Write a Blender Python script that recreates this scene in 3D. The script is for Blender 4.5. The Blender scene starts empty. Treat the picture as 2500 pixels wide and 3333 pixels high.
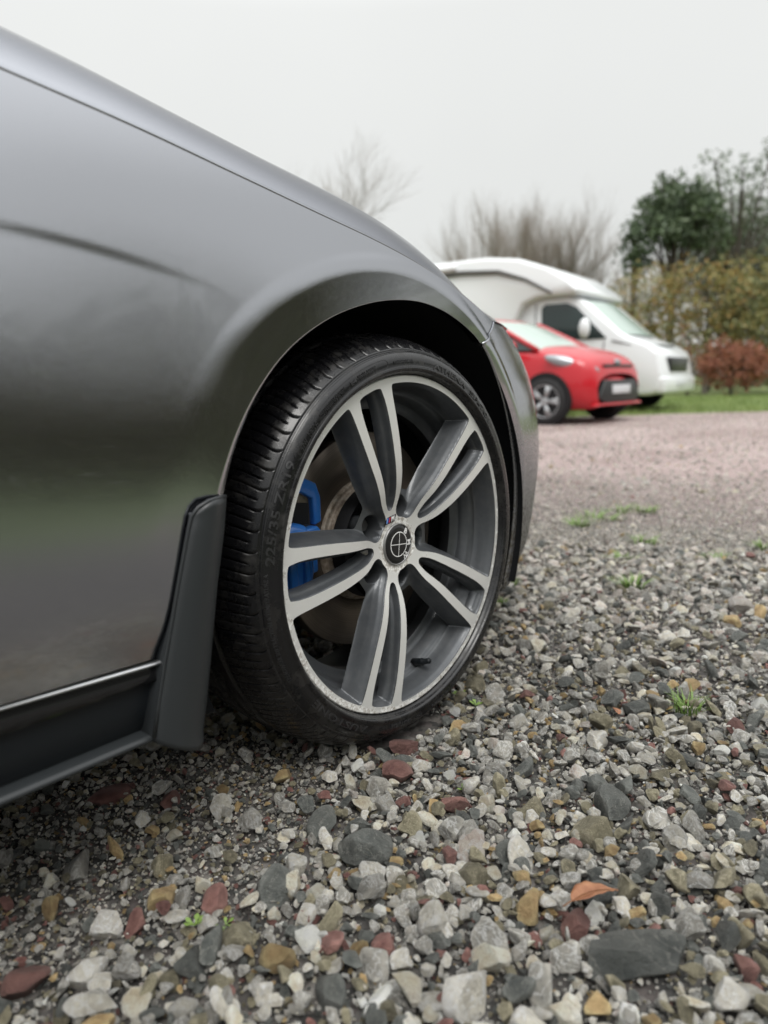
import bpy, bmesh, math, random
import numpy as np
from mathutils import Matrix, Vector, noise as mnoise

R = math.radians
rng = np.random.default_rng(7)
random.seed(7)
SC = bpy.context.scene
COL = SC.collection
ZC = 0.315            # height of the wheel centre above the ground

# ------------------------------------------------------------------ camera
cam_d = bpy.data.cameras.new('camera')
cam = bpy.data.objects.new('camera', cam_d)
COL.objects.link(cam)
SC.camera = cam
CAM = Vector((-0.81636, -0.66113, 0.24516 + ZC))
yaw, pitch, roll = 0.85598, 0.1808, -0.0245
fw = Vector((math.sin(yaw) * math.cos(pitch), math.cos(yaw) * math.cos(pitch), -math.sin(pitch)))
rt0 = Vector((math.cos(yaw), -math.sin(yaw), 0))
up0 = rt0.cross(fw)
rt = rt0 * math.cos(roll) + up0 * math.sin(roll)
up = -rt0 * math.sin(roll) + up0 * math.cos(roll)
M = Matrix(((rt.x, up.x, -fw.x, CAM.x), (rt.y, up.y, -fw.y, CAM.y), (rt.z, up.z, -fw.z, CAM.z), (0, 0, 0, 1)))
cam.matrix_world = M
cam_d.sensor_fit = 'HORIZONTAL'
cam_d.sensor_width = 36.0
cam_d.lens = 36.0 * 2313.0 / 2500.0
cam_d.clip_start = 0.02
cam_d.clip_end = 600
cam_d.dof.use_dof = True
cam_d.dof.focus_distance = 1.0
cam_d.dof.aperture_fstop = 4.2

# ------------------------------------------------------------------ world and sun (overcast)
SUN_EL, SUN_AZ = R(58), R(215)
w = bpy.data.worlds.new('World')
SC.world = w
w.use_nodes = True
nt = w.node_tree
nt.nodes.clear()
out = nt.nodes.new('ShaderNodeOutputWorld')
bg = nt.nodes.new('ShaderNodeBackground')
bg.inputs['Strength'].default_value = 0.1
sky = nt.nodes.new('ShaderNodeTexSky')
sky.sky_type = 'NISHITA'
sky.sun_disc = False
sky.sun_elevation = SUN_EL
sky.sun_rotation = SUN_AZ
tc = nt.nodes.new('ShaderNodeTexCoord')
sep = nt.nodes.new('ShaderNodeSeparateXYZ')
nt.links.new(tc.outputs['Generated'], sep.inputs[0])
ramp = nt.nodes.new('ShaderNodeValToRGB')
ramp.color_ramp.interpolation = 'EASE'
ramp.color_ramp.elements[0].position = 0.0
ramp.color_ramp.interpolation = 'LINEAR'
ramp.color_ramp.elements[0].color = (6.9, 7.0, 6.8, 1)
ramp.color_ramp.elements[1].position = 1.0
ramp.color_ramp.elements[1].color = (23.0, 23.3, 23.3, 1)
e_mid = ramp.color_ramp.elements.new(0.42); e_mid.color = (8.1, 8.2, 8.05, 1)
nt.links.new(sep.outputs['Z'], ramp.inputs[0])
cn = nt.nodes.new('ShaderNodeTexNoise')
cn.inputs['Scale'].default_value = 1.6
cn.inputs['Detail'].default_value = 4
nt.links.new(tc.outputs['Generated'], cn.inputs['Vector'])
cr = nt.nodes.new('ShaderNodeMapRange')
cr.inputs['To Min'].default_value = 0.93
cr.inputs['To Max'].default_value = 1.07
nt.links.new(cn.outputs['Fac'], cr.inputs['Value'])
mul = nt.nodes.new('ShaderNodeVectorMath')
mul.operation = 'SCALE'
nt.links.new(ramp.outputs[0], mul.inputs[0])
nt.links.new(cr.outputs[0], mul.inputs['Scale'])
mx = nt.nodes.new('ShaderNodeMix')
mx.data_type = 'RGBA'
mx.inputs['Factor'].default_value = 0.96      # a closed cloud deck hides almost all of the blue
nt.links.new(sky.outputs[0], mx.inputs['A'])
nt.links.new(mul.outputs[0], mx.inputs['B'])
nt.links.new(mx.outputs['Result'], bg.inputs['Color'])
nt.links.new(bg.outputs[0], out.inputs[0])

sun_d = bpy.data.lights.new('sun', 'SUN')
sun_d.energy = 1.5
sun_d.angle = R(25)
sun_d.color = (1.0, 0.97, 0.93)
sun = bpy.data.objects.new('sun', sun_d)
COL.objects.link(sun)
sun.location = (0, 0, 30)
sdir = Vector((math.sin(SUN_AZ) * math.cos(SUN_EL), math.cos(SUN_AZ) * math.cos(SUN_EL), math.sin(SUN_EL)))
sun.rotation_euler = sdir.to_track_quat('Z', 'Y').to_euler()

SC.view_settings.view_transform = 'Standard'
SC.view_settings.look = 'None'
SC.view_settings.exposure = 0.12
SC.view_settings.gamma = 1.0
SC.view_settings.use_curve_mapping = False
SC.cycles.use_denoising = True
SC.cycles.max_bounces = 8

# ------------------------------------------------------------------ helpers
def smart(o, label=None, cat=None, group=None, kind=None):
    if label: o['label'] = label
    if cat: o['category'] = cat
    if group: o['group'] = group
    if kind: o['kind'] = kind
    return o

def link(name, me, mat=None, parent=None, smooth=True):
    o = bpy.data.objects.new(name, me)
    COL.objects.link(o)
    if mat is not None and len(me.materials) == 0:
        for m_ in (mat if isinstance(mat, (list, tuple)) else [mat]):
            me.materials.append(m_)
    if smooth:
        me.polygons.foreach_set('use_smooth', [True] * len(me.polygons))
    if parent is not None:
        o.parent = parent
        pm = parent.get('_pm')
        o.matrix_parent_inverse = root_matrix(parent).inverted()
    return o

_roots = {}
def root_matrix(p):
    m = Matrix.Identity(4)
    while p is not None:
        m = p.matrix_basis @ m if p.parent is None else (p.matrix_parent_inverse @ p.matrix_basis) @ m
        p = p.parent
    return m

def empty(name, loc=(0, 0, 0), rz=0.0):
    o = bpy.data.objects.new(name, None)
    COL.objects.link(o)
    o.empty_display_size = 0.1
    o.matrix_basis = Matrix.Translation(loc) @ Matrix.Rotation(rz, 4, 'Z')
    return o

def mesh(name, v, f):
    me = bpy.data.meshes.new(name)
    me.from_pydata([tuple(map(float, p)) for p in v], [], [tuple(map(int, q)) for q in f])
    me.update()
    return me

def grid_mesh(name, P, closed_u=False, closed_v=False):
    """P: array (nu, nv, 3)"""
    nu, nv = P.shape[:2]
    idx = np.arange(nu * nv).reshape(nu, nv)
    iu = np.arange(nu if closed_u else nu - 1)
    iv = np.arange(nv if closed_v else nv - 1)
    U, V = np.meshgrid(iu, iv, indexing='ij')
    a = idx[U, V]; b = idx[(U + 1) % nu, V]; c = idx[(U + 1) % nu, (V + 1) % nv]; d = idx[U, (V + 1) % nv]
    f = np.stack([a, b, c, d], -1).reshape(-1, 4)
    return np_mesh(name, P.reshape(-1, 3), f)

def np_mesh(name, v, f):
    v = np.asarray(v, np.float32); f = np.asarray(f, np.int32)
    me = bpy.data.meshes.new(name)
    me.vertices.add(len(v)); me.vertices.foreach_set('co', v.ravel())
    n = f.shape[1]
    me.loops.add(f.size); me.loops.foreach_set('vertex_index', f.ravel())
    me.polygons.add(len(f))
    me.polygons.foreach_set('loop_start', np.arange(0, f.size, n, dtype=np.int32))
    me.update(calc_edges=True)
    me.validate()
    return me

def bm_mesh(name, bm):
    me = bpy.data.meshes.new(name)
    bm.normal_update()
    bm.to_mesh(me); bm.free()
    return me

def fix_normals(me):
    bm = bmesh.new(); bm.from_mesh(me)
    bmesh.ops.recalc_face_normals(bm, faces=bm.faces)
    bm.to_mesh(me); bm.free()
    return me

def tube_mesh(name, pts, rad, n=10, cap=True):
    pts = [Vector(p) for p in pts]
    rad = [rad] * len(pts) if not hasattr(rad, '__len__') else rad
    v = []; f = []
    prev = None
    for i, p in enumerate(pts):
        t = (pts[min(i + 1, len(pts) - 1)] - pts[max(i - 1, 0)]).normalized()
        a = prev if prev is not None else (Vector((0, 0, 1)) if abs(t.z) < .9 else Vector((1, 0, 0)))
        x = (a - t * a.dot(t)).normalized(); y = t.cross(x); prev = x
        for k in range(n):
            q = 2 * math.pi * k / n
            v.append(p + (x * math.cos(q) + y * math.sin(q)) * rad[i])
    for i in range(len(pts) - 1):
        for k in range(n):
            f.append((i * n + k, i * n + (k + 1) % n, (i + 1) * n + (k + 1) % n, (i + 1) * n + k))
    me = bpy.data.meshes.new(name)
    if cap:
        f.append(tuple(range(n))[::-1]); f.append(tuple((len(pts) - 1) * n + k for k in range(n)))
    me.from_pydata([tuple(p) for p in v], [], f); me.update()
    return me

def box_bm(bm, lo, hi, bev=0.0, mat=None, seg=2):
    lo = Vector(lo); hi = Vector(hi)
    r = bmesh.ops.create_cube(bm, size=1.0)
    c = (lo + hi) / 2; s = hi - lo
    for v in r['verts']:
        v.co = Vector((v.co.x * s.x, v.co.y * s.y, v.co.z * s.z)) + c
        if mat is not None: v.co = mat @ v.co
    if bev > 0:
        es = list({e for v in r['verts'] for e in v.link_edges})
        bmesh.ops.bevel(bm, geom=es, offset=bev, segments=seg, affect='EDGES', profile=0.5)

def box_mesh(name, lo, hi, bev=0.0, mat=None):
    bm = bmesh.new(); box_bm(bm, lo, hi, bev, mat); return bm_mesh(name, bm)

def prism_mesh(name, pts, y0_, y1_, bev=0.0, axis='Y', seg=2):
    """outline pts (a,b) extruded along an axis: Y -> (a, y, b)"""
    bm = bmesh.new()
    def mk(a, b, t):
        return (a, t, b) if axis == 'Y' else ((t, a, b) if axis == 'X' else (a, b, t))
    lo = [bm.verts.new(mk(a, b, y0_)) for a, b in pts]
    hi = [bm.verts.new(mk(a, b, y1_)) for a, b in pts]
    bm.faces.new(lo); bm.faces.new(hi[::-1])
    n = len(pts)
    for i in range(n):
        bm.faces.new((lo[i], hi[i], hi[(i + 1) % n], lo[(i + 1) % n]))
    bmesh.ops.recalc_face_normals(bm, faces=bm.faces)
    if bev > 0:
        bmesh.ops.bevel(bm, geom=list(bm.edges), offset=bev, segments=seg, affect='EDGES', profile=0.5)
    return bm_mesh(name, bm)

def ellipsoid(name, c, s, rot=None, u=24, v=14):
    bm = bmesh.new()
    bmesh.ops.create_uvsphere(bm, u_segments=u, v_segments=v, radius=1)
    m_ = Matrix.Translation(c) @ (rot or Matrix.Identity(4)) @ Matrix.Diagonal((*s, 1))
    bmesh.ops.transform(bm, matrix=m_, verts=bm.verts)
    return bm_mesh(name, bm)

def lathe_mesh(name, prof, n=180, a0=0.0, a1=360.0, cy=0.0):
    """prof rows (r, y) about the wheel axis (along Y through x=0, z=ZC); angle clockwise from up"""
    closed = abs(a1 - a0) >= 359.9
    A = np.radians(np.linspace(a0, a1, n + (0 if closed else 1), endpoint=not closed))
    prof = np.asarray(prof, float)
    P = np.zeros((len(A), len(prof), 3))
    P[..., 0] = np.sin(A)[:, None] * prof[None, :, 0]
    P[..., 1] = prof[None, :, 1] + cy
    P[..., 2] = np.cos(A)[:, None] * prof[None, :, 0] + ZC
    return grid_mesh(name, P, closed_u=closed)

# ------------------------------------------------------------------ materials
def N(nt_, t, **kw):
    n = nt_.nodes.new(t)
    for k, v in kw.items():
        if k in n.inputs: n.inputs[k].default_value = v
        else: setattr(n, k, v)
    return n

def new_mat(name, col=(.5, .5, .5), rough=.5, metal=0.0, coat=0.0, spec=None, **kw):
    m_ = bpy.data.materials.new(name); m_.use_nodes = True
    b = m_.node_tree.nodes['Principled BSDF']
    b.inputs['Base Color'].default_value = (*col, 1)
    b.inputs['Roughness'].default_value = rough
    b.inputs['Metallic'].default_value = metal
    b.inputs['Coat Weight'].default_value = coat
    b.inputs['Coat Roughness'].default_value = .03
    if spec is not None: b.inputs['Specular IOR Level'].default_value = spec
    for k, v in kw.items():
        b.inputs[k.replace('_', ' ')].default_value = v
    return m_

def mix_noise(m_, c1, c2, scale=5, lo=.35, hi=.65, detail=4, rough=.6, coord='Object', vec=None, dist=0.0, ramp_pts=None):
    """base colour = noise blend of c1..c2; returns (factor socket)"""
    t = m_.node_tree; b = t.nodes['Principled BSDF']
    n = N(t, 'ShaderNodeTexNoise', Scale=scale, Detail=detail, Roughness=rough, Distortion=dist)
    if vec is None:
        c = N(t, 'ShaderNodeTexCoord'); vec = c.outputs[coord]
    t.links.new(vec, n.inputs['Vector'])
    mr = N(t, 'ShaderNodeMapRange'); mr.inputs['From Min'].default_value = lo; mr.inputs['From Max'].default_value = hi
    t.links.new(n.outputs['Fac'], mr.inputs['Value'])
    mx_ = N(t, 'ShaderNodeMix'); mx_.data_type = 'RGBA'
    mx_.inputs['A'].default_value = (*c1, 1); mx_.inputs['B'].default_value = (*c2, 1)
    t.links.new(mr.outputs[0], mx_.inputs['Factor'])
    t.links.new(mx_.outputs['Result'], b.inputs['Base Color'])
    return mr.outputs[0], vec

def add_bump(m_, scale=200, strength=.2, dist=.001, detail=3, coord='Object', vec=None, mask=None):
    t = m_.node_tree; b = t.nodes['Principled BSDF']
    n = N(t, 'ShaderNodeTexNoise', Scale=scale, Detail=detail)
    if vec is None:
        c = N(t, 'ShaderNodeTexCoord'); vec = c.outputs[coord]
    t.links.new(vec, n.inputs['Vector'])
    bp = N(t, 'ShaderNodeBump', Strength=strength, Distance=dist)
    t.links.new(n.outputs['Fac'], bp.inputs['Height'])
    if mask is not None: t.links.new(mask, bp.inputs['Strength'])
    t.links.new(bp.outputs[0], b.inputs['Normal'])
    return bp

# grey metallic paint: flake grain under a glossy clear coat, fine drizzle where it faces the sky
paint = new_mat('grey_metallic_paint', (.42, .43, .46), .11, 1.0, 1.0)
paint.node_tree.nodes['Principled BSDF'].inputs['Specular Tint'].default_value = (.38, .385, .40, 1)
t = paint.node_tree; b = t.nodes['Principled BSDF']
g = N(t, 'ShaderNodeNewGeometry')
fl = N(t, 'ShaderNodeTexNoise', Scale=1500, Detail=2)
t.links.new(g.outputs['Position'], fl.inputs['Vector'])
bp = N(t, 'ShaderNodeBump', Strength=.12, Distance=.0006)
t.links.new(fl.outputs['Fac'], bp.inputs['Height']); t.links.new(bp.outputs[0], b.inputs['Normal'])
dn = N(t, 'ShaderNodeTexVoronoi', Scale=420.0); dn.feature = 'F1'
t.links.new(g.outputs['Position'], dn.inputs['Vector'])
sx = N(t, 'ShaderNodeSeparateXYZ'); t.links.new(g.outputs['Normal'], sx.inputs[0])
dm = N(t, 'ShaderNodeMapRange'); dm.inputs['From Min'].default_value = .12; dm.inputs['From Max'].default_value = .55
dm.inputs['To Min'].default_value = 0.0; dm.inputs['To Max'].default_value = .55
t.links.new(sx.outputs['Z'], dm.inputs['Value'])
dbp = N(t, 'ShaderNodeBump', Distance=.0009); dbp.invert = True
t.links.new(dn.outputs['Distance'], dbp.inputs['Height']); t.links.new(dm.outputs[0], dbp.inputs['Strength'])
t.links.new(dbp.outputs[0], b.inputs['Coat Normal'])
# road dirt on the low front corner
dz = N(t, 'ShaderNodeSeparateXYZ'); t.links.new(g.outputs['Position'], dz.inputs[0])
low = N(t, 'ShaderNodeMapRange'); low.inputs['From Min'].default_value = .56; low.inputs['From Max'].default_value = .22
t.links.new(dz.outputs['Z'], low.inputs['Value'])
frn = N(t, 'ShaderNodeMapRange'); frn.inputs['From Min'].default_value = .1; frn.inputs['From Max'].default_value = .33
t.links.new(dz.outputs['X'], frn.inputs['Value'])
dn2 = N(t, 'ShaderNodeTexNoise', Scale=160, Detail=6, Roughness=.75); t.links.new(g.outputs['Position'], dn2.inputs['Vector'])
dr = N(t, 'ShaderNodeMapRange'); dr.inputs['From Min'].default_value = .30; dr.inputs['From Max'].default_value = .60
t.links.new(dn2.outputs['Fac'], dr.inputs['Value'])
m1 = N(t, 'ShaderNodeMath', operation='MULTIPLY'); m2 = N(t, 'ShaderNodeMath', operation='MULTIPLY')
t.links.new(low.outputs[0], m1.inputs[0]); t.links.new(frn.outputs[0], m1.inputs[1])
t.links.new(m1.outputs[0], m2.inputs[0]); t.links.new(dr.outputs[0], m2.inputs[1])
m3 = N(t, 'ShaderNodeMath', operation='MULTIPLY'); m3.inputs[1].default_value = .9
t.links.new(m2.outputs[0], m3.inputs[0])
mxx = N(t, 'ShaderNodeMix'); mxx.data_type = 'RGBA'
mxx.inputs['A'].default_value = (.42, .43, .46, 1); mxx.inputs['B'].default_value = (.085, .078, .062, 1)
t.links.new(m3.outputs[0], mxx.inputs['Factor']); t.links.new(mxx.outputs['Result'], b.inputs['Base Color'])
mc = N(t, 'ShaderNodeMapRange'); mc.inputs['To Min'].default_value = .03; mc.inputs['To Max'].default_value = .6
t.links.new(m3.outputs[0], mc.inputs['Value']); t.links.new(mc.outputs[0], b.inputs['Coat Roughness'])
mtl = N(t, 'ShaderNodeMapRange'); mtl.inputs['To Min'].default_value = 1.0; mtl.inputs['To Max'].default_value = .1
m3.inputs[1].default_value = 1.35; m3.use_clamp = True
cw1 = N(t, 'ShaderNodeMapRange'); cw1.inputs['From Max'].default_value = .55; cw1.inputs['To Min'].default_value = 1.0; cw1.inputs['To Max'].default_value = .2
t.links.new(dm.outputs[0], cw1.inputs['Value'])
cw2 = N(t, 'ShaderNodeMapRange'); cw2.inputs['To Min'].default_value = 1.0; cw2.inputs['To Max'].default_value = .08
t.links.new(m3.outputs[0], cw2.inputs['Value'])
cw = N(t, 'ShaderNodeMath', operation='MULTIPLY'); t.links.new(cw1.outputs[0], cw.inputs[0]); t.links.new(cw2.outputs[0], cw.inputs[1])
t.links.new(cw.outputs[0], b.inputs['Coat Weight'])
rgh = N(t, 'ShaderNodeMapRange'); rgh.inputs['To Min'].default_value = .11; rgh.inputs['To Max'].default_value = .62
t.links.new(m3.outputs[0], rgh.inputs['Value']); t.links.new(rgh.outputs[0], b.inputs['Roughness'])
t.links.new(m3.outputs[0], mtl.inputs['Value']); t.links.new(mtl.outputs[0], b.inputs['Metallic'])

black_gloss = new_mat('gloss_black', (.012, .012, .013), .12)
black_plastic = new_mat('black_plastic', (.008, .010, .012), .42, spec=.3)
add_bump(black_plastic, 900, .06, .0005)
flap_mat = new_mat('mud_flap_rubber', (.022, .025, .027), .40)
add_bump(flap_mat, 700, .08, .0005)
liner_mat = new_mat('wheel_arch_liner', (.006, .007, .009), .9)
dark_mat = new_mat('underbody_black', (.008, .008, .009), .9)
edge_highlight = new_mat('edge_highlight_metal', (.62, .63, .64), .28, .9)  # bright metal in place of the highlight on the paint edge

# tyre rubber with dried mud film
rubber = new_mat('tyre_rubber', (.012, .012, .013), .38)
t = rubber.node_tree; b = t.nodes['Principled BSDF']
g = N(t, 'ShaderNodeNewGeometry')
n1 = N(t, 'ShaderNodeTexNoise', Scale=38, Detail=7, Roughness=.7); t.links.new(g.outputs['Position'], n1.inputs['Vector'])
r1 = N(t, 'ShaderNodeMapRange'); r1.inputs['From Min'].default_value = .5; r1.inputs['From Max'].default_value = .78
t.links.new(n1.outputs['Fac'], r1.inputs['Value'])
mxx = N(t, 'ShaderNodeMix'); mxx.data_type = 'RGBA'
mxx.inputs['A'].default_value = (.007, .007, .008, 1); mxx.inputs['B'].default_value = (.034, .032, .029, 1)
t.links.new(r1.outputs[0], mxx.inputs['Factor']); t.links.new(mxx.outputs['Result'], b.inputs['Base Color'])
r2 = N(t, 'ShaderNodeMapRange'); r2.inputs['To Min'].default_value = .24; r2.inputs['To Max'].default_value = .75
t.links.new(r1.outputs[0], r2.inputs['Value']); t.links.new(r2.outputs[0], b.inputs['Roughness'])
nb = N(t, 'ShaderNodeTexNoise', Scale=500, Detail=4); t.links.new(g.outputs['Position'], nb.inputs['Vector'])
bp = N(t, 'ShaderNodeBump', Strength=.18, Distance=.0005); t.links.new(nb.outputs['Fac'], bp.inputs['Height'])
t.links.new(bp.outputs[0], b.inputs['Normal'])
rubber_letter = new_mat('tyre_lettering_rubber', (.026, .026, .027), .34)
mould_vent = new_mat('tyre_hair', (.03, .03, .03), .5)

# machined face: silver lacquer with white corrosion round the hub and along the kerbed edge
face_mat = new_mat('machined_alloy_face', (.78, .78, .755), .42, .40, .3)
t = face_mat.node_tree; b = t.nodes['Principled BSDF']
g = N(t, 'ShaderNodeNewGeometry')
mp = N(t, 'ShaderNodeVectorMath', operation='SUBTRACT'); mp.inputs[1].default_value = (0, 0, ZC)
t.links.new(g.outputs['Position'], mp.inputs[0])
fl2 = N(t, 'ShaderNodeVectorMath', operation='MULTIPLY'); fl2.inputs[1].default_value = (1, 0, 1)
t.links.new(mp.outputs[0], fl2.inputs[0])
ln = N(t, 'ShaderNodeVectorMath', operation='LENGTH'); t.links.new(fl2.outputs[0], ln.inputs[0])
nn = N(t, 'ShaderNodeTexNoise', Scale=48, Detail=9, Roughness=.7); t.links.new(mp.outputs[0], nn.inputs['Vector'])
nl = N(t, 'ShaderNodeTexNoise', Scale=11, Detail=3); t.links.new(mp.outputs[0], nl.inputs['Vector'])
edge = N(t, 'ShaderNodeMapRange'); edge.inputs['From Min'].default_value = .2385; edge.inputs['From Max'].default_value = .2525
t.links.new(ln.outputs['Value'], edge.inputs['Value'])
sxx = N(t, 'ShaderNodeSeparateXYZ'); t.links.new(mp.outputs[0], sxx.inputs[0])
side = N(t, 'ShaderNodeMapRange'); side.inputs['From Min'].default_value = .20; side.inputs['From Max'].default_value = -.20
side.inputs['To Min'].default_value = .35; side.inputs['To Max'].default_value = 1.0
t.links.new(sxx.outputs['Z'], side.inputs['Value'])
em = N(t, 'ShaderNodeMath', operation='MULTIPLY'); t.links.new(edge.outputs[0], em.inputs[0]); t.links.new(side.outputs[0], em.inputs[1])
hub = N(t, 'ShaderNodeMapRange'); hub.inputs['From Min'].default_value = .052; hub.inputs['From Max'].default_value = .036
t.links.new(ln.outputs['Value'], hub.inputs['Value'])
mxm = N(t, 'ShaderNodeMath', operation='MAXIMUM'); t.links.new(em.outputs[0], mxm.inputs[0]); t.links.new(hub.outputs[0], mxm.inputs[1])
sc_ = N(t, 'ShaderNodeMath', operation='MULTIPLY'); sc_.inputs[1].default_value = .34; t.links.new(mxm.outputs[0], sc_.inputs[0])
nl2 = N(t, 'ShaderNodeMath', operation='MULTIPLY'); nl2.inputs[1].default_value = .16; t.links.new(nl.outputs['Fac'], nl2.inputs[0])
s1 = N(t, 'ShaderNodeMath', operation='ADD'); t.links.new(nn.outputs['Fac'], s1.inputs[0]); t.links.new(sc_.outputs[0], s1.inputs[1])
s2 = N(t, 'ShaderNodeMath', operation='ADD'); t.links.new(s1.outputs[0], s2.inputs[0]); t.links.new(nl2.outputs[0], s2.inputs[1])
dmg = N(t, 'ShaderNodeMapRange'); dmg.inputs['From Min'].default_value = .765; dmg.inputs['From Max'].default_value = .80
t.links.new(s2.outputs[0], dmg.inputs['Value'])
pit = N(t, 'ShaderNodeTexNoise', Scale=150, Detail=6, Roughness=.7); t.links.new(mp.outputs[0], pit.inputs['Vector'])
pr = N(t, 'ShaderNodeMapRange'); pr.inputs['From Min'].default_value = .36; pr.inputs['From Max'].default_value = .58
t.links.new(pit.outputs['Fac'], pr.inputs['Value'])
cc = N(t, 'ShaderNodeMix'); cc.data_type = 'RGBA'
cc.inputs['A'].default_value = (.34, .31, .27, 1); cc.inputs['B'].default_value = (.86, .86, .83, 1)
t.links.new(pr.outputs[0], cc.inputs['Factor'])
mxx = N(t, 'ShaderNodeMix'); mxx.data_type = 'RGBA'; mxx.inputs['A'].default_value = (.78, .78, .755, 1)
t.links.new(dmg.outputs[0], mxx.inputs['Factor']); t.links.new(cc.outputs['Result'], mxx.inputs['B'])
t.links.new(mxx.outputs['Result'], b.inputs['Base Color'])
mm = N(t, 'ShaderNodeMapRange'); mm.inputs['To Min'].default_value = .40; mm.inputs['To Max'].default_value = .05
t.links.new(dmg.outputs[0], mm.inputs['Value']); t.links.new(mm.outputs[0], b.inputs['Metallic'])
rm_ = N(t, 'ShaderNodeMapRange'); rm_.inputs['To Min'].default_value = .40; rm_.inputs['To Max'].default_value = .7
t.links.new(dmg.outputs[0], rm_.inputs['Value']); t.links.new(rm_.outputs[0], b.inputs['Roughness'])
bp = N(t, 'ShaderNodeBump', Strength=.5, Distance=.0006)
dm_ = N(t, 'ShaderNodeMath', operation='MULTIPLY'); t.links.new(dmg.outputs[0], dm_.inputs[0]); t.links.new(pit.outputs['Fac'], dm_.inputs[1])
t.links.new(dm_.outputs[0], bp.inputs['Height']); t.links.new(bp.outputs[0], b.inputs['Normal'])

wheel_grey = new_mat('wheel_grey_paint', (.085, .091, .098), .42, .45, .25)
mix_noise(wheel_grey, (.08, .086, .093), (.105, .11, .115), 60, .4, .75, 6)
add_bump(wheel_grey, 800, .12, .0005)
disc_mat = new_mat('brake_disc_steel', (.16, .135, .115), .38, .8)
t = disc_mat.node_tree; b = t.nodes['Principled BSDF']
g = N(t, 'ShaderNodeNewGeometry')
mp = N(t, 'ShaderNodeVectorMath', operation='SUBTRACT'); mp.inputs[1].default_value = (0, 0, ZC); t.links.new(g.outputs['Position'], mp.inputs[0])
fl2 = N(t, 'ShaderNodeVectorMath', operation='MULTIPLY'); fl2.inputs[1].default_value = (1, 0, 1); t.links.new(mp.outputs[0], fl2.inputs[0])
ln = N(t, 'ShaderNodeVectorMath', operation='LENGTH'); t.links.new(fl2.outputs[0], ln.inputs[0])
cm = N(t, 'ShaderNodeCombineXYZ'); t.links.new(ln.outputs['Value'], cm.inputs[0])
nz = N(t, 'ShaderNodeTexNoise', Scale=900, Detail=3); t.links.new(cm.outputs[0], nz.inputs['Vector'])
mr = N(t, 'ShaderNodeMapRange'); mr.inputs['From Min'].default_value = .3; mr.inputs['From Max'].default_value = .7
t.links.new(nz.outputs['Fac'], mr.inputs['Value'])
mxx = N(t, 'ShaderNodeMix'); mxx.data_type = 'RGBA'
mxx.inputs['A'].default_value = (.12, .10, .085, 1); mxx.inputs['B'].default_value = (.25, .215, .18, 1)
t.links.new(mr.outputs[0], mxx.inputs['Factor']); t.links.new(mxx.outputs['Result'], b.inputs['Base Color'])
rust_mat = new_mat('rusty_disc_bell', (.17, .10, .06), .6, .5)
mix_noise(rust_mat, (.42, .37, .31), (.20, .15, .11), 90, .35, .65, 6)
blue_mat = new_mat('blue_caliper_paint', (.03, .17, .55), .38, .0, .5)
add_bump(blue_mat, 160, .5, .0015, 4)
cap_black = new_mat('cap_black', (.010, .010, .011), .34)
white_print = new_mat('white_print', (.75, .75, .74), .4)
bright_ring = new_mat('bright_ring', (.30, .30, .30), .4, .8)
bolt_mat = new_mat('wheel_bolt_steel', (.12, .12, .12), .4, .8)
lt_blue = new_mat('badge_light_blue', (.16, .33, .72), .35)
dk_blue = new_mat('badge_dark_blue', (.02, .025, .16), .35)
red_b = new_mat('badge_red', (.5, .03, .05), .35)

# ------------------------------------------------------------------ the grey car: body surface as a function of (x, height)
def ip(x, xs, ys):
    xs = np.asarray(xs, float); ys = np.asarray(ys, float); x = np.asarray(x, float)
    m_ = np.gradient(ys, xs); xc = np.clip(x, xs[0], xs[-1])
    i = np.clip(np.searchsorted(xs, xc) - 1, 0, len(xs) - 2); h = xs[i + 1] - xs[i]; q = (xc - xs[i]) / h
    return (2*q**3 - 3*q**2 + 1)*ys[i] + (q**3 - 2*q**2 + q)*h*m_[i] + (-2*q**3 + 3*q**2)*ys[i+1] + (q**3 - q**2)*h*m_[i+1]
def zs(x): return ip(x, [-3.4,-1.2,-.7,-.53,-.403,-.293,-.152,-.065,.018,.105,.199,.323,.45], [.62,.575,.533,.5118,.494,.4751,.4509,.4367,.4207,.4006,.3773,.3485,.325])
def ys0(x): return ip(x, [-3.4,-1.2,-.5,-.1,.05,.12,.2,.323,.6], [0,0,0,.002,.007,.0125,.021,.031,.045])
def ybt(x): return ip(x, [-3.4,-.9,-.45,-.3,-.2,0,.2,.3,.6], [-.06,-.052,-.038,-.036,-.033,-.022,-.006,.0,.0])
XS_, NN_, YC_ = .1, 2.3, .88
def xfz(z): return np.interp(z, [-.19,-.165,-.14,-.11,0,.1,.15,.2,.24,.27,.3,.32,.34,.37], [.80,.90,.955,.98,.992,.998,.986,.982,.97,.95,.924,.90,.868,.80])
def y0f(x, z):
    q = np.clip((z - .12) / (zs(x) - .12), 0, 2)
    y = ys0(x) - (ys0(x) - ybt(x)) * (1 - q**1.7)
    gx = np.clip((x + .78) / .36, 0, 1); gx = gx*gx*(3 - 2*gx); hx_ = np.clip((-.08 - x) / .26, 0, 1); gx = gx * hx_*hx_*(3 - 2*hx_)
    # the wing leans back a little more where it runs into the arch
    fz = np.clip((z - .20) / .32, 0, 1); fz = 1 - fz**3 * (fz * (6 * fz - 15) + 10)
    zp = z - .03; zp = .5 * (zp + np.sqrt(zp * zp + .0009))
    return y + .45 * np.clip(.12 - z, 0, 1)**2 + .042 * zp * fz * gx
def ylip(th): return ip(th, [-95,-70,-59,-51,-41,-28.4,-16,-4,9,22,35.7,50.6,66.4,81,95,112], [-.0335,-.0302,-.0230,-.0172,-.0128,-.0094,-.0050,-.0004,.0050,.0100,.0138,.0224,.0321,.0362,.04,.0425])
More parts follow.
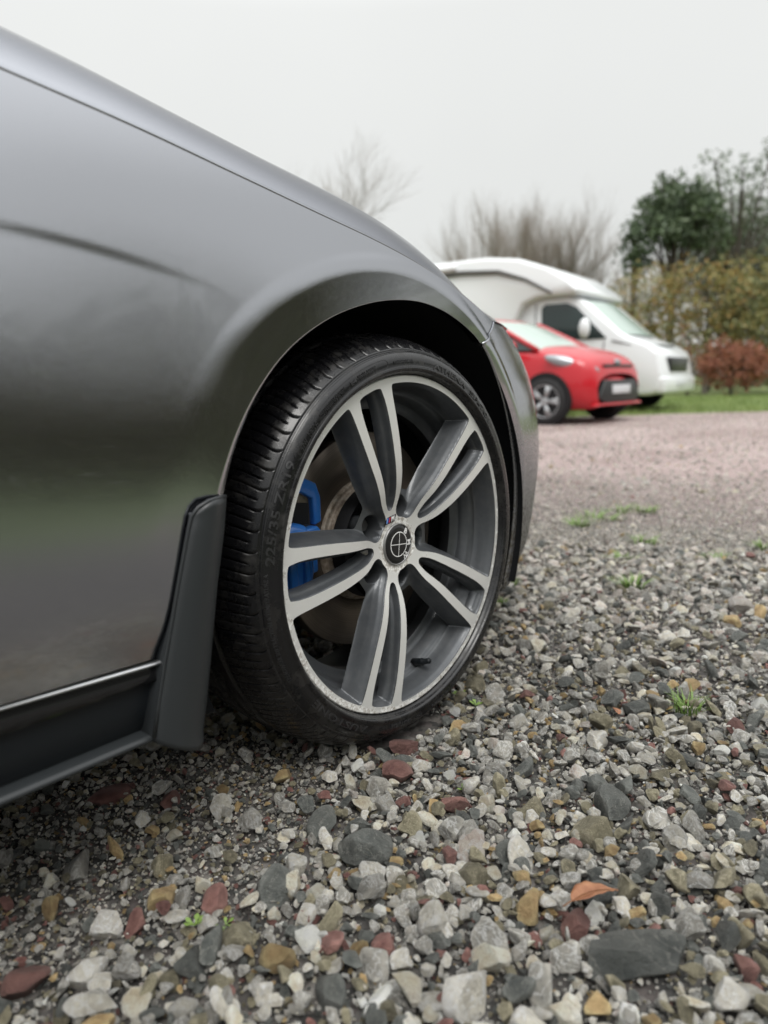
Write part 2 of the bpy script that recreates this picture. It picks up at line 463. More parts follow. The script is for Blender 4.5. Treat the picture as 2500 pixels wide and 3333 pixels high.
def rarch(th): return ip(th, [-97,-70.5,-58.9,-51,-41,-28.4,-15.6,-4,9.4,22,35.7,50.6,66.4,81,95,112], [.394,.3780,.3755,.3725,.3694,.3635,.3587,.3586,.3636,.3695,.3760,.374,.3762,.377,.3762,.375])
def rband(th): return ip(th, [-95,-45,-30,-10,10,36,60,112], [.428,.421,.409,.396,.389,.39,.398,.40])
def flare_blend(y, x, z):
    r = np.hypot(x, z); th = np.degrees(np.arctan2(x, z)); th = np.where(th < -120, -95, th)
    w_ = np.clip((rband(th) + .030 - r) / .030, 0, 1); w_ = w_*w_*(3 - 2*w_)
    tuck = np.interp(th, [-95, -60, -30, 36, 70, 112], [.02, .03, .055, .07, .04, .0])
    w_ = np.where(x < 0, w_ * np.clip((z + .02) / .06, 0, 1), w_)
    w_ = np.where(z < -.15, w_ * np.clip((z + .19) / .04, 0, 1), w_)
    return y + (ylip(th) - tuck * np.clip(r - rarch(th), 0, rband(th) - rarch(th)) - y) * w_
def Ysurf(x, z):
    x = np.asarray(x, float); z = np.asarray(z, float)
    y = y0f(x, z); xf = xfz(z)
    u = np.clip((x - XS_) / (xf - XS_), 0, .999)
    y = YC_ - (YC_ - y) * (1 - u**NN_)**(1 / NN_)
    y = flare_blend(y, x, z)
    xq = np.clip(x + .60, 0, 1); zc = .3885 - .02 * xq - .42 * xq**2
    f = np.clip((-.30 - x) / .22, 0, 1); f = f*f*(3 - 2*f)
    d = zc - z
    return y + f * (.0008 * np.where(d > 0, np.exp(-np.clip(d, 0, 1) / .05) * np.sin(np.clip(d / .012, 0, 1) * 1.5708)**2, 0))

car = empty('grey_car', (0, YC_, 0))
smart(car, 'dark grey metallic car in close-up, its wing and front wheel filling the left', 'car')

def body_part(name, me, mat, parent=car, mirror=True, thick=0.0, **kw):
    o = link(name, me, mat, parent)
    if thick:
        s_ = o.modifiers.new('thickness', 'SOLIDIFY'); s_.thickness = thick; s_.offset = -1
    if mirror:      # the same panel on the far side of the car
        c = o.copy(); COL.objects.link(c)
        c.matrix_basis = Matrix.Translation((0, 2 * YC_, 0)) @ Matrix.Diagonal((1, -1, 1, 1))
    return o

# front wing
def wing_mesh():
    X0 = -1.12
    B = []; A = []
    n0, n1, n2, n3 = 16, 90, 300, 24
    # along the rear edge upwards, along the shoulder forwards, along the bumper gap inwards
    zb = lambda x: -.024 - (x + .602) * .055
    for k in range(n1):
        q = k / n1; z = zb(X0) + (float(zs(X0)) - zb(X0)) * q
        B.append((X0, z))
    for k in range(n2):
        q = k / n2; x = X0 + (.3185 - X0) * q
        B.append((x, float(zs(x))))
    B.append((.3185, float(zs(.3185))))
    B = np.array(B)
    th = np.degrees(np.arctan2(B[:, 0], B[:, 1]))
    thA = np.linspace(0, 1, len(B))
    # arch angle follows the ray angle, squeezed so it ends at the gap
    ta = np.interp(th, [th[0], th[-1]], [-94.5, 35.7])
    RA = rarch(ta); A = np.stack([RA*np.sin(np.radians(ta)), RA*np.cos(np.radians(ta))], 1)
    T = np.concatenate([np.linspace(0, .25, 26), np.linspace(.25, 1, 60)[1:]])
    # arc-length style spacing: absolute distance for the band near the arch
    P = np.zeros((len(B), len(T) + 3, 3))
    for j, tt_ in enumerate(T):
        Q = A + (B - A) * tt_
        bow = np.interp(np.arange(len(B)), [len(B) - 26, len(B) - 1], [0, 1])
        Q[:, 0] += bow * .007 * math.sin(math.pi * tt_)
        P[:, j + 3, 0] = Q[:, 0]; P[:, j + 3, 2] = Q[:, 1]; P[:, j + 3, 1] = Ysurf(Q[:, 0], Q[:, 1])
    # return flange inside the arch
    for j, (dr_, dy) in enumerate([(.004, .018), (.0012, .0035), (-.0002, .0008)]):
        Q = A * (1 + dr_ / RA[:, None])
        P[:, j, 0] = Q[:, 0]; P[:, j, 2] = Q[:, 1]; P[:, j, 1] = P[:, 3, 1] + dy
    P[..., 2] += ZC
    return grid_mesh('wing', P)
body_part('wing', fix_normals(wing_mesh()), paint)

# front bumper with rounded corner
def bumper_mesh():
    zz = np.concatenate([np.linspace(-.165, -.137, 6), np.linspace(-.13, .3485, 90)])
    U = np.concatenate([np.linspace(0, .3, 50), np.linspace(.3, 1, 50)[1:]])
    P = np.zeros((len(zz), len(U), 3))
    for i, z in enumerate(zz):
        xf = float(xfz(z))
        if z > .304:
            q = (z - .304) / (.3485 - .304)
            x0 = .2222 + (.3215 - .2222) * q + .007 * math.sin(math.pi * q)
        else:
            zc_ = max(z, -.14); th = 90.0
            for _ in range(20):
                th = math.degrees(math.acos(max(-1, min(1, zc_ / float(rarch(th))))))
            x0 = math.sqrt(float(rarch(th))**2 - zc_**2) + .0008
        ph0 = math.asin(max(0, (x0 - XS_) / (xf - XS_))**(NN_ / 2))
        ph = ph0 + (math.pi / 2 - ph0) * U
        x = XS_ + (xf - XS_) * np.sin(ph)**(2 / NN_)
        zz_ = np.full_like(x, z)
        y = YC_ - (YC_ - y0f(x, zz_)) * np.clip(np.cos(ph), 0, 1)**(2 / NN_)
        y = flare_blend(y, x, zz_)
        P[i, :, 0] = x; P[i, :, 1] = y; P[i, :, 2] = z + ZC
    return grid_mesh('bumper', P)
body_part('front_bumper', fix_normals(bumper_mesh()), paint, thick=.003)

# bright rolled edge of the bumper along the gap to the wing
gp = []
for k in range(15):
    q = k / 14; x = .2235 + .1 * q + .007 * math.sin(math.pi * q); z = .304 + (.3485 - .304) * q
    gp.append((x, float(Ysurf(x, z)) - .0004, z + ZC))
body_part('bumper_edge', tube_mesh('bumper_edge', gp, .0022, 8), paint)

# rolled top edge of the wing along the bonnet shut line
we = [(x, float(Ysurf(x, float(zs(x)))) + .0008, float(zs(x)) + ZC - .0008) for x in np.linspace(-1.115, .315, 120)]
body_part('wing_edge', tube_mesh('wing_edge', we, [.0021] * 60 + list(np.linspace(.0021, .0010, 60)), 10), paint)
# bonnet: rises from the shoulder line, small sunk groove at the shut line
RY = np.array([0, .0015, .004, .007, .011, .018, .03, .05, .08, .12, .17, .24, .35, .55, .88])
RR = np.interp(RY, [0, .0015, .004, .007, .011, .018, .03, .05, .08, .12, .17, .24, .35, .55, .88],
               [-.0005, -.0022, -.0022, .0, .003, .012, .026, .045, .068, .09, .108, .124, .14, .155, .16])
def bonnet_mesh():
    xs_ = np.linspace(-1.12, .3185, 220)
    rows = []
    ysx = Ysurf(xs_, zs(xs_)); zsx = zs(xs_)
    scl = ip(xs_, [-1.2, -.5, -.1, .1, .2, .2996, .33], [1.0, 1.04, 1.035, 1.06, 1.0, .60, .50])
    P = np.zeros((len(xs_) + 50, len(RY), 3))
    fine = RY
    for j, d in enumerate(fine):
        q = d / .88
        P[:len(xs_), j, 0] = xs_; P[:len(xs_), j, 1] = ysx + (YC_ - ysx) * q
        P[:len(xs_), j, 2] = zsx + RR[j] * scl
    # nose: the front edge wraps round to the centre line
    xe = xs_[-1]; ze = float(zsx[-1]); xf = .868
    ph0 = math.asin(((xe - XS_) / (xf - XS_))**(NN_ / 2))
    for k in range(50):
        ph = ph0 + (math.pi / 2 - ph0) * (k + 1) / 50
        x = XS_ + (xf - XS_) * math.sin(ph)**(2 / NN_)
        y = YC_ - (YC_ - float(y0f(np.array(min(x, .45)), np.array(ze)))) * max(0, math.cos(ph))**(2 / NN_)
        for j, d in enumerate(fine):
            q = d / .88
            tx, ty = xe * .9, YC_
            P[len(xs_) + k, j, 0] = x + (tx - x) * q
            P[len(xs_) + k, j, 1] = y + (ty - y) * q
            P[len(xs_) + k, j, 2] = ze + RR[j] * float(scl[-1]) * 1.0 + (.16 * .3) * q**.7 * (1 - (k + 1) / 50 * .3)
    P[..., 2] += ZC
    return grid_mesh('bonnet', P)
body_part('bonnet', fix_normals(bonnet_mesh()), paint)

# door and rear side (behind the wing, outside the photograph) on the same section
def side_mesh():
    xs_ = np.linspace(-1.123, -3.6, 60); q = np.linspace(0, 1, 60)
    P = np.zeros((60, 60, 3))
    for i, x in enumerate(xs_):
        zb = -.024 - (x + .602) * .055; zb = min(zb, .03)
        z = zb + (float(zs(x)) - zb) * q
        xx = np.full_like(z, x)
        P[i, :, 0] = x; P[i, :, 1] = Ysurf(xx, z); P[i, :, 2] = z + ZC
    return grid_mesh('door', P)
body_part('door', fix_normals(side_mesh()), paint)
cab = []
for x, zl, yi in [(-1.12, .735, .86), (-1.5, .93, .50), (-1.9, 1.08, .34), (-2.4, 1.12, .30), (-3.0, 1.08, .32), (-3.5, .93, .45), (-3.6, .70, .86)]:
    row = []
    for k in range(9):
        q = k / 8; a = math.pi / 2 * q
        base = float(zs(x)) + .0
        y = .0 + (YC_ - 0.0) * (1 - math.cos(a)) if yi < .8 else YC_ * q
        row.append((x, .02 + (YC_ - .02) * q**1.15, base + (zl - base) * math.sin(a)**.8 if zl > base else base))
    cab.append(row)
cabm = np.array(cab); cabm[..., 2] += ZC
body_part('cabin_glass', fix_normals(grid_mesh('cabin_glass', cabm)), new_mat('dark_car_glass', (.02, .022, .024), .05))

# sill: bright metal as painted-edge highlight, gloss band, matt skirt, pale lip
def strip_mesh(name, rows, x0=-.448, x1=-3.5, n=40):
    """rows: list of (z at x=-.6, dz/dx, y)"""
    xs_ = np.linspace(x0, x1, n); P = np.zeros((n, len(rows), 3))
    for j, (z, s_, y) in enumerate(rows):
        for i, x in enumerate(xs_):
            zz = z - (max(x, -1.2) + .6) * -s_
            P[i, j] = (x, y, zz + ZC)
    return fix_normals(grid_mesh(name, P))
body_part('sill_highlight_strip', strip_mesh('sill_highlight_strip', [(-.0228, -.055, -.020), (-.0234, -.055, -.0285), (-.0246, -.055, -.0312), (-.0262, -.055, -.0310), (-.0276, -.055, -.0285), (-.0280, -.055, -.022)], x0=-.440), edge_highlight)
body_part('sill_band', strip_mesh('sill_band', [(-.026, -.055, -.0225), (-.035, -.05, -.0262), (-.050, -.012, -.0285), (-.0515, -.012, -.0225)], x0=-.446), black_gloss)
body_part('side_skirt', strip_mesh('side_skirt', [(-.045, -.012, -.0215), (-.075, -.01, -.0215), (-.098, -.01, -.018), (-.107, -.01, -.012)], x0=-.449), black_plastic)
body_part('skirt_lip', strip_mesh('skirt_lip', [(-.1035, -.01, -.014), (-.106, -.01, -.025), (-.1085, -.01, -.0305), (-.1120, -.01, -.031), (-.1150, -.01, -.026), (-.116, -.01, .05)], x0=-.458), new_mat('lip_plastic', (.022, .025, .027), .35))

# mud flap
def flap_mesh():
    rows = []
    L = [(-.4, .113), (-.407, .097), (-.423, .046), (-.446, -.032), (-.458, -.075), (-.464, -.107)]
    Rr = [(-.354, .126), (-.36, .089), (-.373, .035), (-.389, -.05), (-.399, -.1), (-.405, -.125)]
    n = 40
    Lx = lambda z: np.interp(z, [p[1] for p in L][::-1], [p[0] for p in L][::-1])
    Rx = lambda z: np.interp(z, [p[1] for p in Rr][::-1], [p[0] for p in Rr][::-1])
    P = []
    for i in range(n + 1):
        q = i / n
        row = []
        for k in range(15):
            s_ = k / 14
            zt = .112 + (.128 - .112) * (1 - (1 - min(1, s_ * 2.2))**2)     # rounded upper left corner
            zbm = -.110 - .034 * min(1, s_ * 1.5)**.8 + (.02 * max(0, s_ - .7) / .3)
            z = zt + (zbm - zt) * q
            xl, xr = float(Lx(z)), float(Rx(z))
            if s_ < .78:
                u_ = s_ / .78; x = xl + (xr - xl) * u_
                y = -.034 - .010 * math.sin(math.pi * min(1, u_ * 1.05)) + .004 * u_ + (.022 if k == 0 else 0)
            else:
                u_ = (s_ - .78) / .22; x = xr + .004 * math.sin(math.pi * u_) - .012 * u_; y = -.030 + .16 * u_**1.3
            row.append((x, y, z + ZC))
        P.append(row)
    return grid_mesh('mud_flap', np.array(P))
flap = link('mud_flap', fix_normals(flap_mesh()), flap_mat, car)
s_ = flap.modifiers.new('thickness', 'SOLIDIFY'); s_.thickness = .004
lip_pts = [(-.464, -.036, -.107), (-.457, -.037, -.075), (-.446, -.0375, -.032), (-.423, -.0375, .046), (-.408, -.0375, .095), (-.402, -.0375, .113), (-.394, -.040, .122), (-.383, -.043, .1275), (-.368, -.041, .129), (-.355, -.034, .128)]
link('flap_edge', tube_mesh('flap_edge', [(a, b_, c + ZC) for a, b_, c in lip_pts], .0022, 8), flap_mat, car)

# wheel-arch liner, inner wall, underbody
link('arch_liner', fix_normals(lathe_mesh('arch_liner', [(.3765, .02), (.392, .045), (.392, .30), (.36, .34)], 90, -112, 112)), liner_mat, car)
pts = [(-.40, -.02)] + [(.388 * math.sin(R(a)), .388 * math.cos(R(a))) for a in range(-90, 91, 6)] + [(.40, -.02)]
link('inner_wall', prism_mesh('inner_wall', [(a, c + ZC) for a, c in pts], .335, .345), liner_mat, car)
gap_back = []
for k in range(10):
    q = k / 9; x = .222 + .098 * q + .007 * math.sin(math.pi * q); z = .306 + .0435 * q
    gap_back.append((x, float(Ysurf(x, z)) + .008, z + ZC))
link('gap_seal', tube_mesh('gap_seal', gap_back, .0045, 6), liner_mat, car)
shut = [(x, float(Ysurf(x, float(zs(x)))) + .006, float(zs(x)) + ZC - .008) for x in np.linspace(-1.1, .30, 60)]
link('bonnet_seal', tube_mesh('bonnet_seal', shut, .0035, 6), liner_mat, car)
bm = bmesh.new()
box_bm(bm, (-3.6, .02, .20), (-.47, 1.74, .24), .01)
box_bm(bm, (-.47, .36, .20), (.60, 1.40, .24), .01)
box_bm(bm, (.42, .25, .17), (.80, 1.51, .20), .01)
box_bm(bm, (-.44, .36, .24), (.42, .40, .62), .01)
link('underbody', bm_mesh('underbody', bm), dark_mat, car)
link('rear_panel', box_mesh('rear_panel', (-3.62, .03, .25), (-3.6, 1.73, .9)), paint, car)

# ------------------------------------------------------------------ the wheel
wheel_root = empty('wheel', (0, 0, ZC))
wheel_root.parent = car; wheel_root.matrix_parent_inverse = root_matrix(car).inverted()
PH0 = math.degrees(-0.32843)

def yface(r): return ip(r, [.0, .03, .045, .06, .077, .1, .13, .15, .2, .243, .253], [.0245, .0238, .0215, .0185, .013, .006, .001, -.0003, -.0012, -.0003, 0.0])

OUT = [(.0520, .0125), (.060, .0148), (.066, .0178), (.075, .0212), (.084, .0240), (.104, .0275), (.125, .0310), (.150, .0350), (.180, .0388), (.202, .0412), (.224, .0437), (.234, .0456)]
INN = [(.0600, .0035), (.0615, .0056), (.0650, .0074), (.070, .0092), (.080, .0122), (.100, .0142), (.125, .0168), (.150, .0198), (.180, .0232), (.205, .0254), (.225, .0256), (.237, .0240)]
def arc_pts(c, r, a0, a1, n):
    return [(c[0] + r * math.cos(a), c[1] + r * math.sin(a)) for a in np.linspace(a0, a1, n)]
# slot polygon (rad, lat)
half = [(.0583, 0)] + INN + [(.2400, .0235), (.2418, .0222), (.2426, .0195)]
half += [(math.sqrt(.2445**2 - l**2), l) for l in (.014, .007, 0)]
slot = half + [(a, -b_) for a, b_ in half[-2:0:-1]]
def mirror36(p):
    a = R(36); rr, l = p
    # reflect about the line at 36 deg (lat = rad * tan36)
    c2, s2 = math.cos(2 * a), math.sin(2 * a)
    return (rr * c2 + l * s2, rr * s2 - l * c2)
wh = [(.0425 * math.cos(R(a)), .0425 * math.sin(R(a))) for a in (36, 30, 24)] + [(.0415, .0155), (.046, .0128)] + OUT + [(.2372, .0468), (.2392, .0490), (.2388, .0525)]
wh += [(.2445 * math.cos(R(a)), .2445 * math.sin(R(a))) for a in (13.2, 15, 18, 21, 24, 27, 30, 33, 36)]
win = wh + [mirror36(p) for p in wh[-2:0:-1]]
def densify(poly, step=.003):
    o_ = []
    for i, p in enumerate(poly):
        q = poly[(i + 1) % len(poly)]; L = math.dist(p, q); k = max(1, int(L / step))
        o_ += [(p[0] + (q[0] - p[0]) * j / k, p[1] + (q[1] - p[1]) * j / k) for j in range(k)]
    return o_
def chaikin(poly, n=2):
    for _ in range(n):
        q = []
        for i in range(len(poly)):
            a, b_ = poly[i], poly[(i + 1) % len(poly)]
            q += [(a[0]*.75 + b_[0]*.25, a[1]*.75 + b_[1]*.25), (a[0]*.25 + b_[0]*.75, a[1]*.25 + b_[1]*.75)]
        poly = q
    return poly
slot = chaikin(slot, 2); win = chaikin(win, 2)

def sdf(poly, X, Z):
    """signed distance, positive inside"""
    poly = np.asarray(poly); d2 = np.full(X.shape, 1e9); ins = np.zeros(X.shape, bool)
    for i in range(len(poly)):
        a = poly[i]; b_ = poly[(i + 1) % len(poly)]; e = b_ - a
        L = e @ e
        if L < 1e-14: continue
        tt = np.clip(((X - a[0]) * e[0] + (Z - a[1]) * e[1]) / L, 0, 1)
        dx = X - a[0] - tt * e[0]; dz_ = Z - a[1] - tt * e[1]
        d2 = np.minimum(d2, dx * dx + dz_ * dz_)
        if a[1] != b_[1]:
            cond = (a[1] > Z) != (b_[1] > Z)
            ins ^= cond & (X < (b_[0] - a[0]) * (Z - a[1]) / (b_[1] - a[1]) + a[0])
    d = np.sqrt(d2)
    return np.where(ins, d, -d)

def march(P, F):
    """P (nu,nv,3) grid, keep where F>0, cutting cells on the zero line"""
    nu, nv = F.shape
    idx = np.arange(nu * nv).reshape(nu, nv)
    V = P.reshape(-1, 3); Fv = F.ravel()
    q = np.stack([idx[:-1, :-1], idx[1:, :-1], idx[1:, 1:], idx[:-1, 1:]], -1).reshape(-1, 4)
    pos = Fv[q] > 0; c = pos.sum(1)
    T = q[c == 4]
    tri = np.concatenate([T[:, [0, 1, 2]], T[:, [0, 2, 3]]])
    verts = list(map(tuple, V)); tris = []
    cache = {}
    def cut(a, b_):
        k = (a, b_) if a < b_ else (b_, a)
        if k in cache: return cache[k]
        s_ = Fv[a] / (Fv[a] - Fv[b_])
        p = V[a] + (V[b_] - V[a]) * s_
        verts.append(tuple(p)); cache[k] = len(verts) - 1
        return cache[k]
    for cell in q[(c > 0) & (c < 4)]:
        for t3 in ((cell[0], cell[1], cell[2]), (cell[0], cell[2], cell[3])):
            poly = []
            for i in range(3):
                a, b_ = int(t3[i]), int(t3[(i + 1) % 3])
                if Fv[a] > 0: poly.append(a)
                if (Fv[a] > 0) != (Fv[b_] > 0): poly.append(cut(a, b_))
            for i in range(1, len(poly) - 1):
                tris.append((poly[0], poly[i], poly[i + 1]))
    tri = np.concatenate([tri, np.array(tris, int).reshape(-1, 3)])
    verts = np.array(verts)
    used = np.unique(tri); remap = np.full(len(verts), -1); remap[used] = np.arange(len(used))
    return verts[used], remap[tri]

def sector_fields(nr, na, r0, r1):
    rr = np.linspace(r0, r1, nr); aa = np.radians(np.linspace(-36, 36, na))
    RRg, AA = np.meshgrid(rr, aa, indexing='ij')
    X = RRg * np.cos(AA); L = RRg * np.sin(AA)          # X radial, L lateral
    ds = sdf(slot, X, L); dw = sdf(win, X, np.abs(L))
    return RRg, AA, X, L, ds, dw

def to_wheel(RRg, AA, Yd):
    # sector frame: radial up (+z local), lateral = clockwise (+x)
    P = np.zeros(RRg.shape + (3,))
    P[..., 0] = RRg * np.sin(AA); P[..., 2] = RRg * np.cos(AA); P[..., 1] = Yd
    return P

# body of one double spoke (grey), as a relief with real flanks and openings
RRg, AA, X, L, ds, dw = sector_fields(232, 210, .0295, .2455)
dep_w = np.interp(dw, [0, .0006, .004, .0075, .0135], [0, .0022, .0085, .0185, .044])
dep_s = np.interp(ds, [0, .0006, .003, .0062, .0085, .0125], [0, .0022, .0105, .0145, .0200, .040])
mxd = np.interp(RRg, [.04, .070, .100, .13], [.014, .017, .034, .044])
dep_w = mxd * np.tanh(np.clip(dep_w, 0, 1) / mxd * 1.15)
yfc = yface(RRg)
Yd = yfc + np.where(dw > 0, dep_w, 0) + np.where(ds > 0, dep_s, 0)
pc = (.0600 * math.cos(R(36)), .0600 * math.sin(R(36)))
dp = .0172 - np.hypot(X - pc[0], np.abs(L) - pc[1])
Yd = np.where(dp > 0, np.maximum(Yd, Yd + (.078 - Yd) * np.clip(dp / .0022, 0, 1)), Yd)
r36 = X * math.cos(R(36)) + np.abs(L) * math.sin(R(36))
kk = .005
def smin(a, b_, k):
    h = np.clip(.5 + .5 * (b_ - a) / k, 0, 1)
    return b_ + (a - b_) * h - k * h * (1 - h)
hw = smin(smin(dw - .0135, r36 - .0865, kk), .2315 - RRg + .0005, .002)
hs = ds - .0095
ht = .0040 - np.hypot(X - .0655, L)
keep = -np.maximum(np.maximum(hw, hs), ht)
Psec = to_wheel(RRg, AA, Yd)
v_, f_ = march(Psec, keep)
spoke_me = fix_normals(np_mesh('spoke', v_, f_))
# machined face plate
RRg, AA, X, L, ds, dw = sector_fields(330, 300, .0325, .2531)
s_f = -np.maximum(ds, dw)
v_, f_ = march(to_wheel(RRg, AA, yface(RRg) - .0006), s_f)
face_me = fix_normals(np_mesh('spoke_face', v_, f_))
for me_, m_ in ((spoke_me, wheel_grey), (face_me, face_mat)):
    me_.materials.append(m_)
    me_.polygons.foreach_set('use_smooth', [True] * len(me_.polygons))

def sub(name, me, mat, local=False, rot=0.0):
    o = bpy.data.objects.new(name, me); COL.objects.link(o)
    if mat is not None and len(me.materials) == 0: me.materials.append(mat)
    o.parent = wheel_root
    if local:
        o.matrix_basis = Matrix.Rotation(rot, 4, 'Y')
    else:
        o.matrix_parent_inverse = Matrix.Translation((0, 0, ZC)).inverted()
        me.polygons.foreach_set('use_smooth', [True] * len(me.polygons))
    return o
for k in range(5):
    a = R(PH0 + 72 * k)
    sub('spoke', spoke_me, None, True, a)
    sub('spoke_face', face_me, None, True, a)

# rim: lip, barrel, drop well
sub('rim_lip', fix_normals(lathe_mesh('rim_lip', [(.2528, -.0006), (.2545, .0002), (.2552, .002), (.2548, .006), (.2520, .010), (.2480, .0125)], 240)), face_mat)
sub('rim_barrel', fix_normals(lathe_mesh('rim_barrel', [(.2450, .0005), (.2400, .012), (.2335, .040), (.2290, .043), (.2260, .0455), (.2215, .062), (.2200, .0660), (.2120, .0675), (.2060, .071)], 200)), wheel_grey)
sub('rim_well', fix_normals(lathe_mesh('rim_well', [(.2060, .071), (.2050, .088), (.2075, .094), (.2160, .098), (.2200, .104), (.2230, .125), (.2260, .16), (.2300, .205), (.2400, .212)], 200)), new_mat('shaded_inner_rim', (.022, .023, .025), .6, .2))  # deep barrel coloured darker: the shade of the recess is in the material
hubpl = lathe_mesh('hub_back', [(.03, .0785), (.085, .079), (.09, .074), (.088, .05)], 90)
sub('hub_back', fix_normals(hubpl), dark_mat)
# bolts in the five pockets
for k in range(5):
    a = R(PH0 + 36 + 72 * k); cx, cz = .06 * math.sin(a), .06 * math.cos(a) + ZC
    bm = bmesh.new()
    for rad, d0, d1, seg in ((.0135, .0765, .064, 24), (.0100, .064, .046, 6)):
        lo = [bm.verts.new((cx + rad * math.cos(2*math.pi*i/seg), d0, cz + rad * math.sin(2*math.pi*i/seg))) for i in range(seg)]
        hi = [bm.verts.new((cx + rad * .94 * math.cos(2*math.pi*i/seg), d1, cz + rad * .94 * math.sin(2*math.pi*i/seg))) for i in range(seg)]
        for i in range(seg): bm.faces.new((lo[i], lo[(i+1) % seg], hi[(i+1) % seg], hi[i]))
        bm.faces.new(hi)
    o = sub('wheel_bolt', fix_normals(bm_mesh('wheel_bolt', bm)), bolt_mat)
    o.data.polygons.foreach_set('use_smooth', [False] * len(o.data.polygons))

# centre cap with emblem
CY = .0205
sub('centre_cap', fix_normals(lathe_mesh('centre_cap', [(.0001, CY - .0018), (.012, CY - .0017), (.024, CY - .0011), (.0300, CY - .0002), (.0306, CY + .001)], 96)), cap_black)
sub('cap_ring', fix_normals(lathe_mesh('cap_ring', [(.0302, CY + .001), (.0306, CY - .0009), (.0318, CY - .0011), (.0326, CY - .0002), (.0330, CY + .0035)], 96)), bright_ring)
def capy(r): return float(np.interp(r, [0, .012, .024, .03], [CY - .0018, CY - .0017, CY - .0011, CY - .0002])) - .0004
ring = lathe_mesh('emblem_ring', [(.0181, capy(.0181)), (.0184, capy(.0184) - .0002), (.0193, capy(.0193) - .0002), (.0196, capy(.0196))], 80)
sub('emblem_ring', ring, white_print)
EA = R(6)
def wl(x, z, y):   # wheel-plane point
    return (x, y, z + ZC)
for rot_ in (0, 90):
    a = EA + R(rot_); d = Vector((math.sin(a), 0, math.cos(a))); n_ = Vector((math.cos(a), 0, -math.sin(a)))
    vs = []
    for s_ in np.linspace(-.0183, .0183, 13):
        for w_ in (-.00055, .00055):
            p = d * s_ + n_ * w_; vs.append((p.x, capy(abs(s_)) - .0002, p.z + ZC))
    fs = [(2*i, 2*i+1, 2*i+3, 2*i+2) for i in range(12)]
    sub('emblem_cross', mesh('emblem_cross', vs, fs), white_print)

_txt = {}
def text_mesh(s, size, extr, bold=0.0, spacing=1.0):
    cu = bpy.data.curves.new('lettering', 'FONT')
    cu.body = s; cu.size = size; cu.extrude = extr; cu.offset = bold
    cu.align_x = 'CENTER'; cu.align_y = 'CENTER'; cu.space_character = spacing; cu.resolution_u = 2
    o = bpy.data.objects.new('lettering_tmp', cu); COL.objects.link(o)
    dg = bpy.context.evaluated_depsgraph_get()
    me = bpy.data.meshes.new_from_object(o.evaluated_get(dg))
    bpy.data.objects.remove(o); bpy.data.curves.remove(cu)
    return me
def place_flat(me, ang, r, yfun, spin=None):
    """one upright glyph mesh put on the wheel plane at clockwise angle `ang`, tops outward"""
    a = R(ang) if spin is None else R(spin)
    ca = R(ang)
    for v in me.vertices:
        x, y, z = v.co
        px = r * math.sin(ca) + x * math.cos(a) + y * math.sin(a)
        pz = r * math.cos(ca) - x * math.sin(a) + y * math.cos(a)
        v.co = (px, yfun(math.hypot(px, pz)) - z, pz + ZC)
    me.update()
for ch, ang in (('B', 44), ('M', 92), ('W', 140)):
    me = text_mesh(ch, .0122, .0002, .0003); place_flat(me, ang, .0246, capy)
    o = sub('emblem_letter', me, white_print); me.polygons.foreach_set('use_smooth', [False] * len(me.polygons))

# small striped badge above the cap
def bad(x, z): # local badge frame -> wheel plane; badge centre at radius .0445, a little left of the spoke axis
    ca = R(PH0); cxx, czz = .0445 * math.sin(ca) - .0025 * math.cos(ca), .0445 * math.cos(ca) + .0025 * math.sin(ca)
    q = R(-8)
    return cxx + x * math.cos(q) + z * math.sin(q), czz - x * math.sin(q) + z * math.cos(q)
def bad_poly(name, pts, y, mat, th=.0012):
    me = prism_mesh(name, [(bad(*p)[0], bad(*p)[1] + ZC) for p in pts], y, y + th)
    o = sub(name, me, mat); me.polygons.foreach_set('use_smooth', [False] * len(me.polygons))
yb_ = float(yface(.0445)) - .0018
sk = .0016
bad_poly('stripe_badge', [(-.0122 - sk, -.0050), (.0098 - sk, -.0050), (.0122 + sk, .0050), (-.0098 + sk, .0050)], yb_, cap_black, .002)
def para(x0, x1): return [(x0 - sk*.8, -.0038), (x1 - sk*.8, -.0038), (x1 + sk*1.2, .0038), (x0 + sk*1.2, .0038)]
bad_poly('badge_stripe', para(-.0098, -.0074), yb_ - .0003, lt_blue)
bad_poly('badge_stripe', para(-.0072, -.0048), yb_ - .0003, dk_blue)
bad_poly('badge_stripe', para(-.0046, -.0018), yb_ - .0003, red_b)
me = text_mesh('M', .0098, .0002, .0004)
for v in me.vertices:
    x, y, z = v.co; x = x * .95 + y * .3 + .0046
    px, pz = bad(x, y); v.co = (px, yb_ - .0004 - z, pz + ZC)
sub('badge_letter', me, white_print)

# valve
va = R(163.5)
vd = Vector((math.sin(va), 0, math.cos(va)))
base = vd * .229 + Vector((0, .046, ZC)); tip = vd * .216 + Vector((.002, .010, ZC))
ax = (tip - base)
sub('valve_stem', tube_mesh('valve_stem', [base + ax * q for q in (0, .45, .5, .58, .6, .95, 1)], [.0075, .006, .006, .006, .0048, .0048, .003], 16), black_plastic)

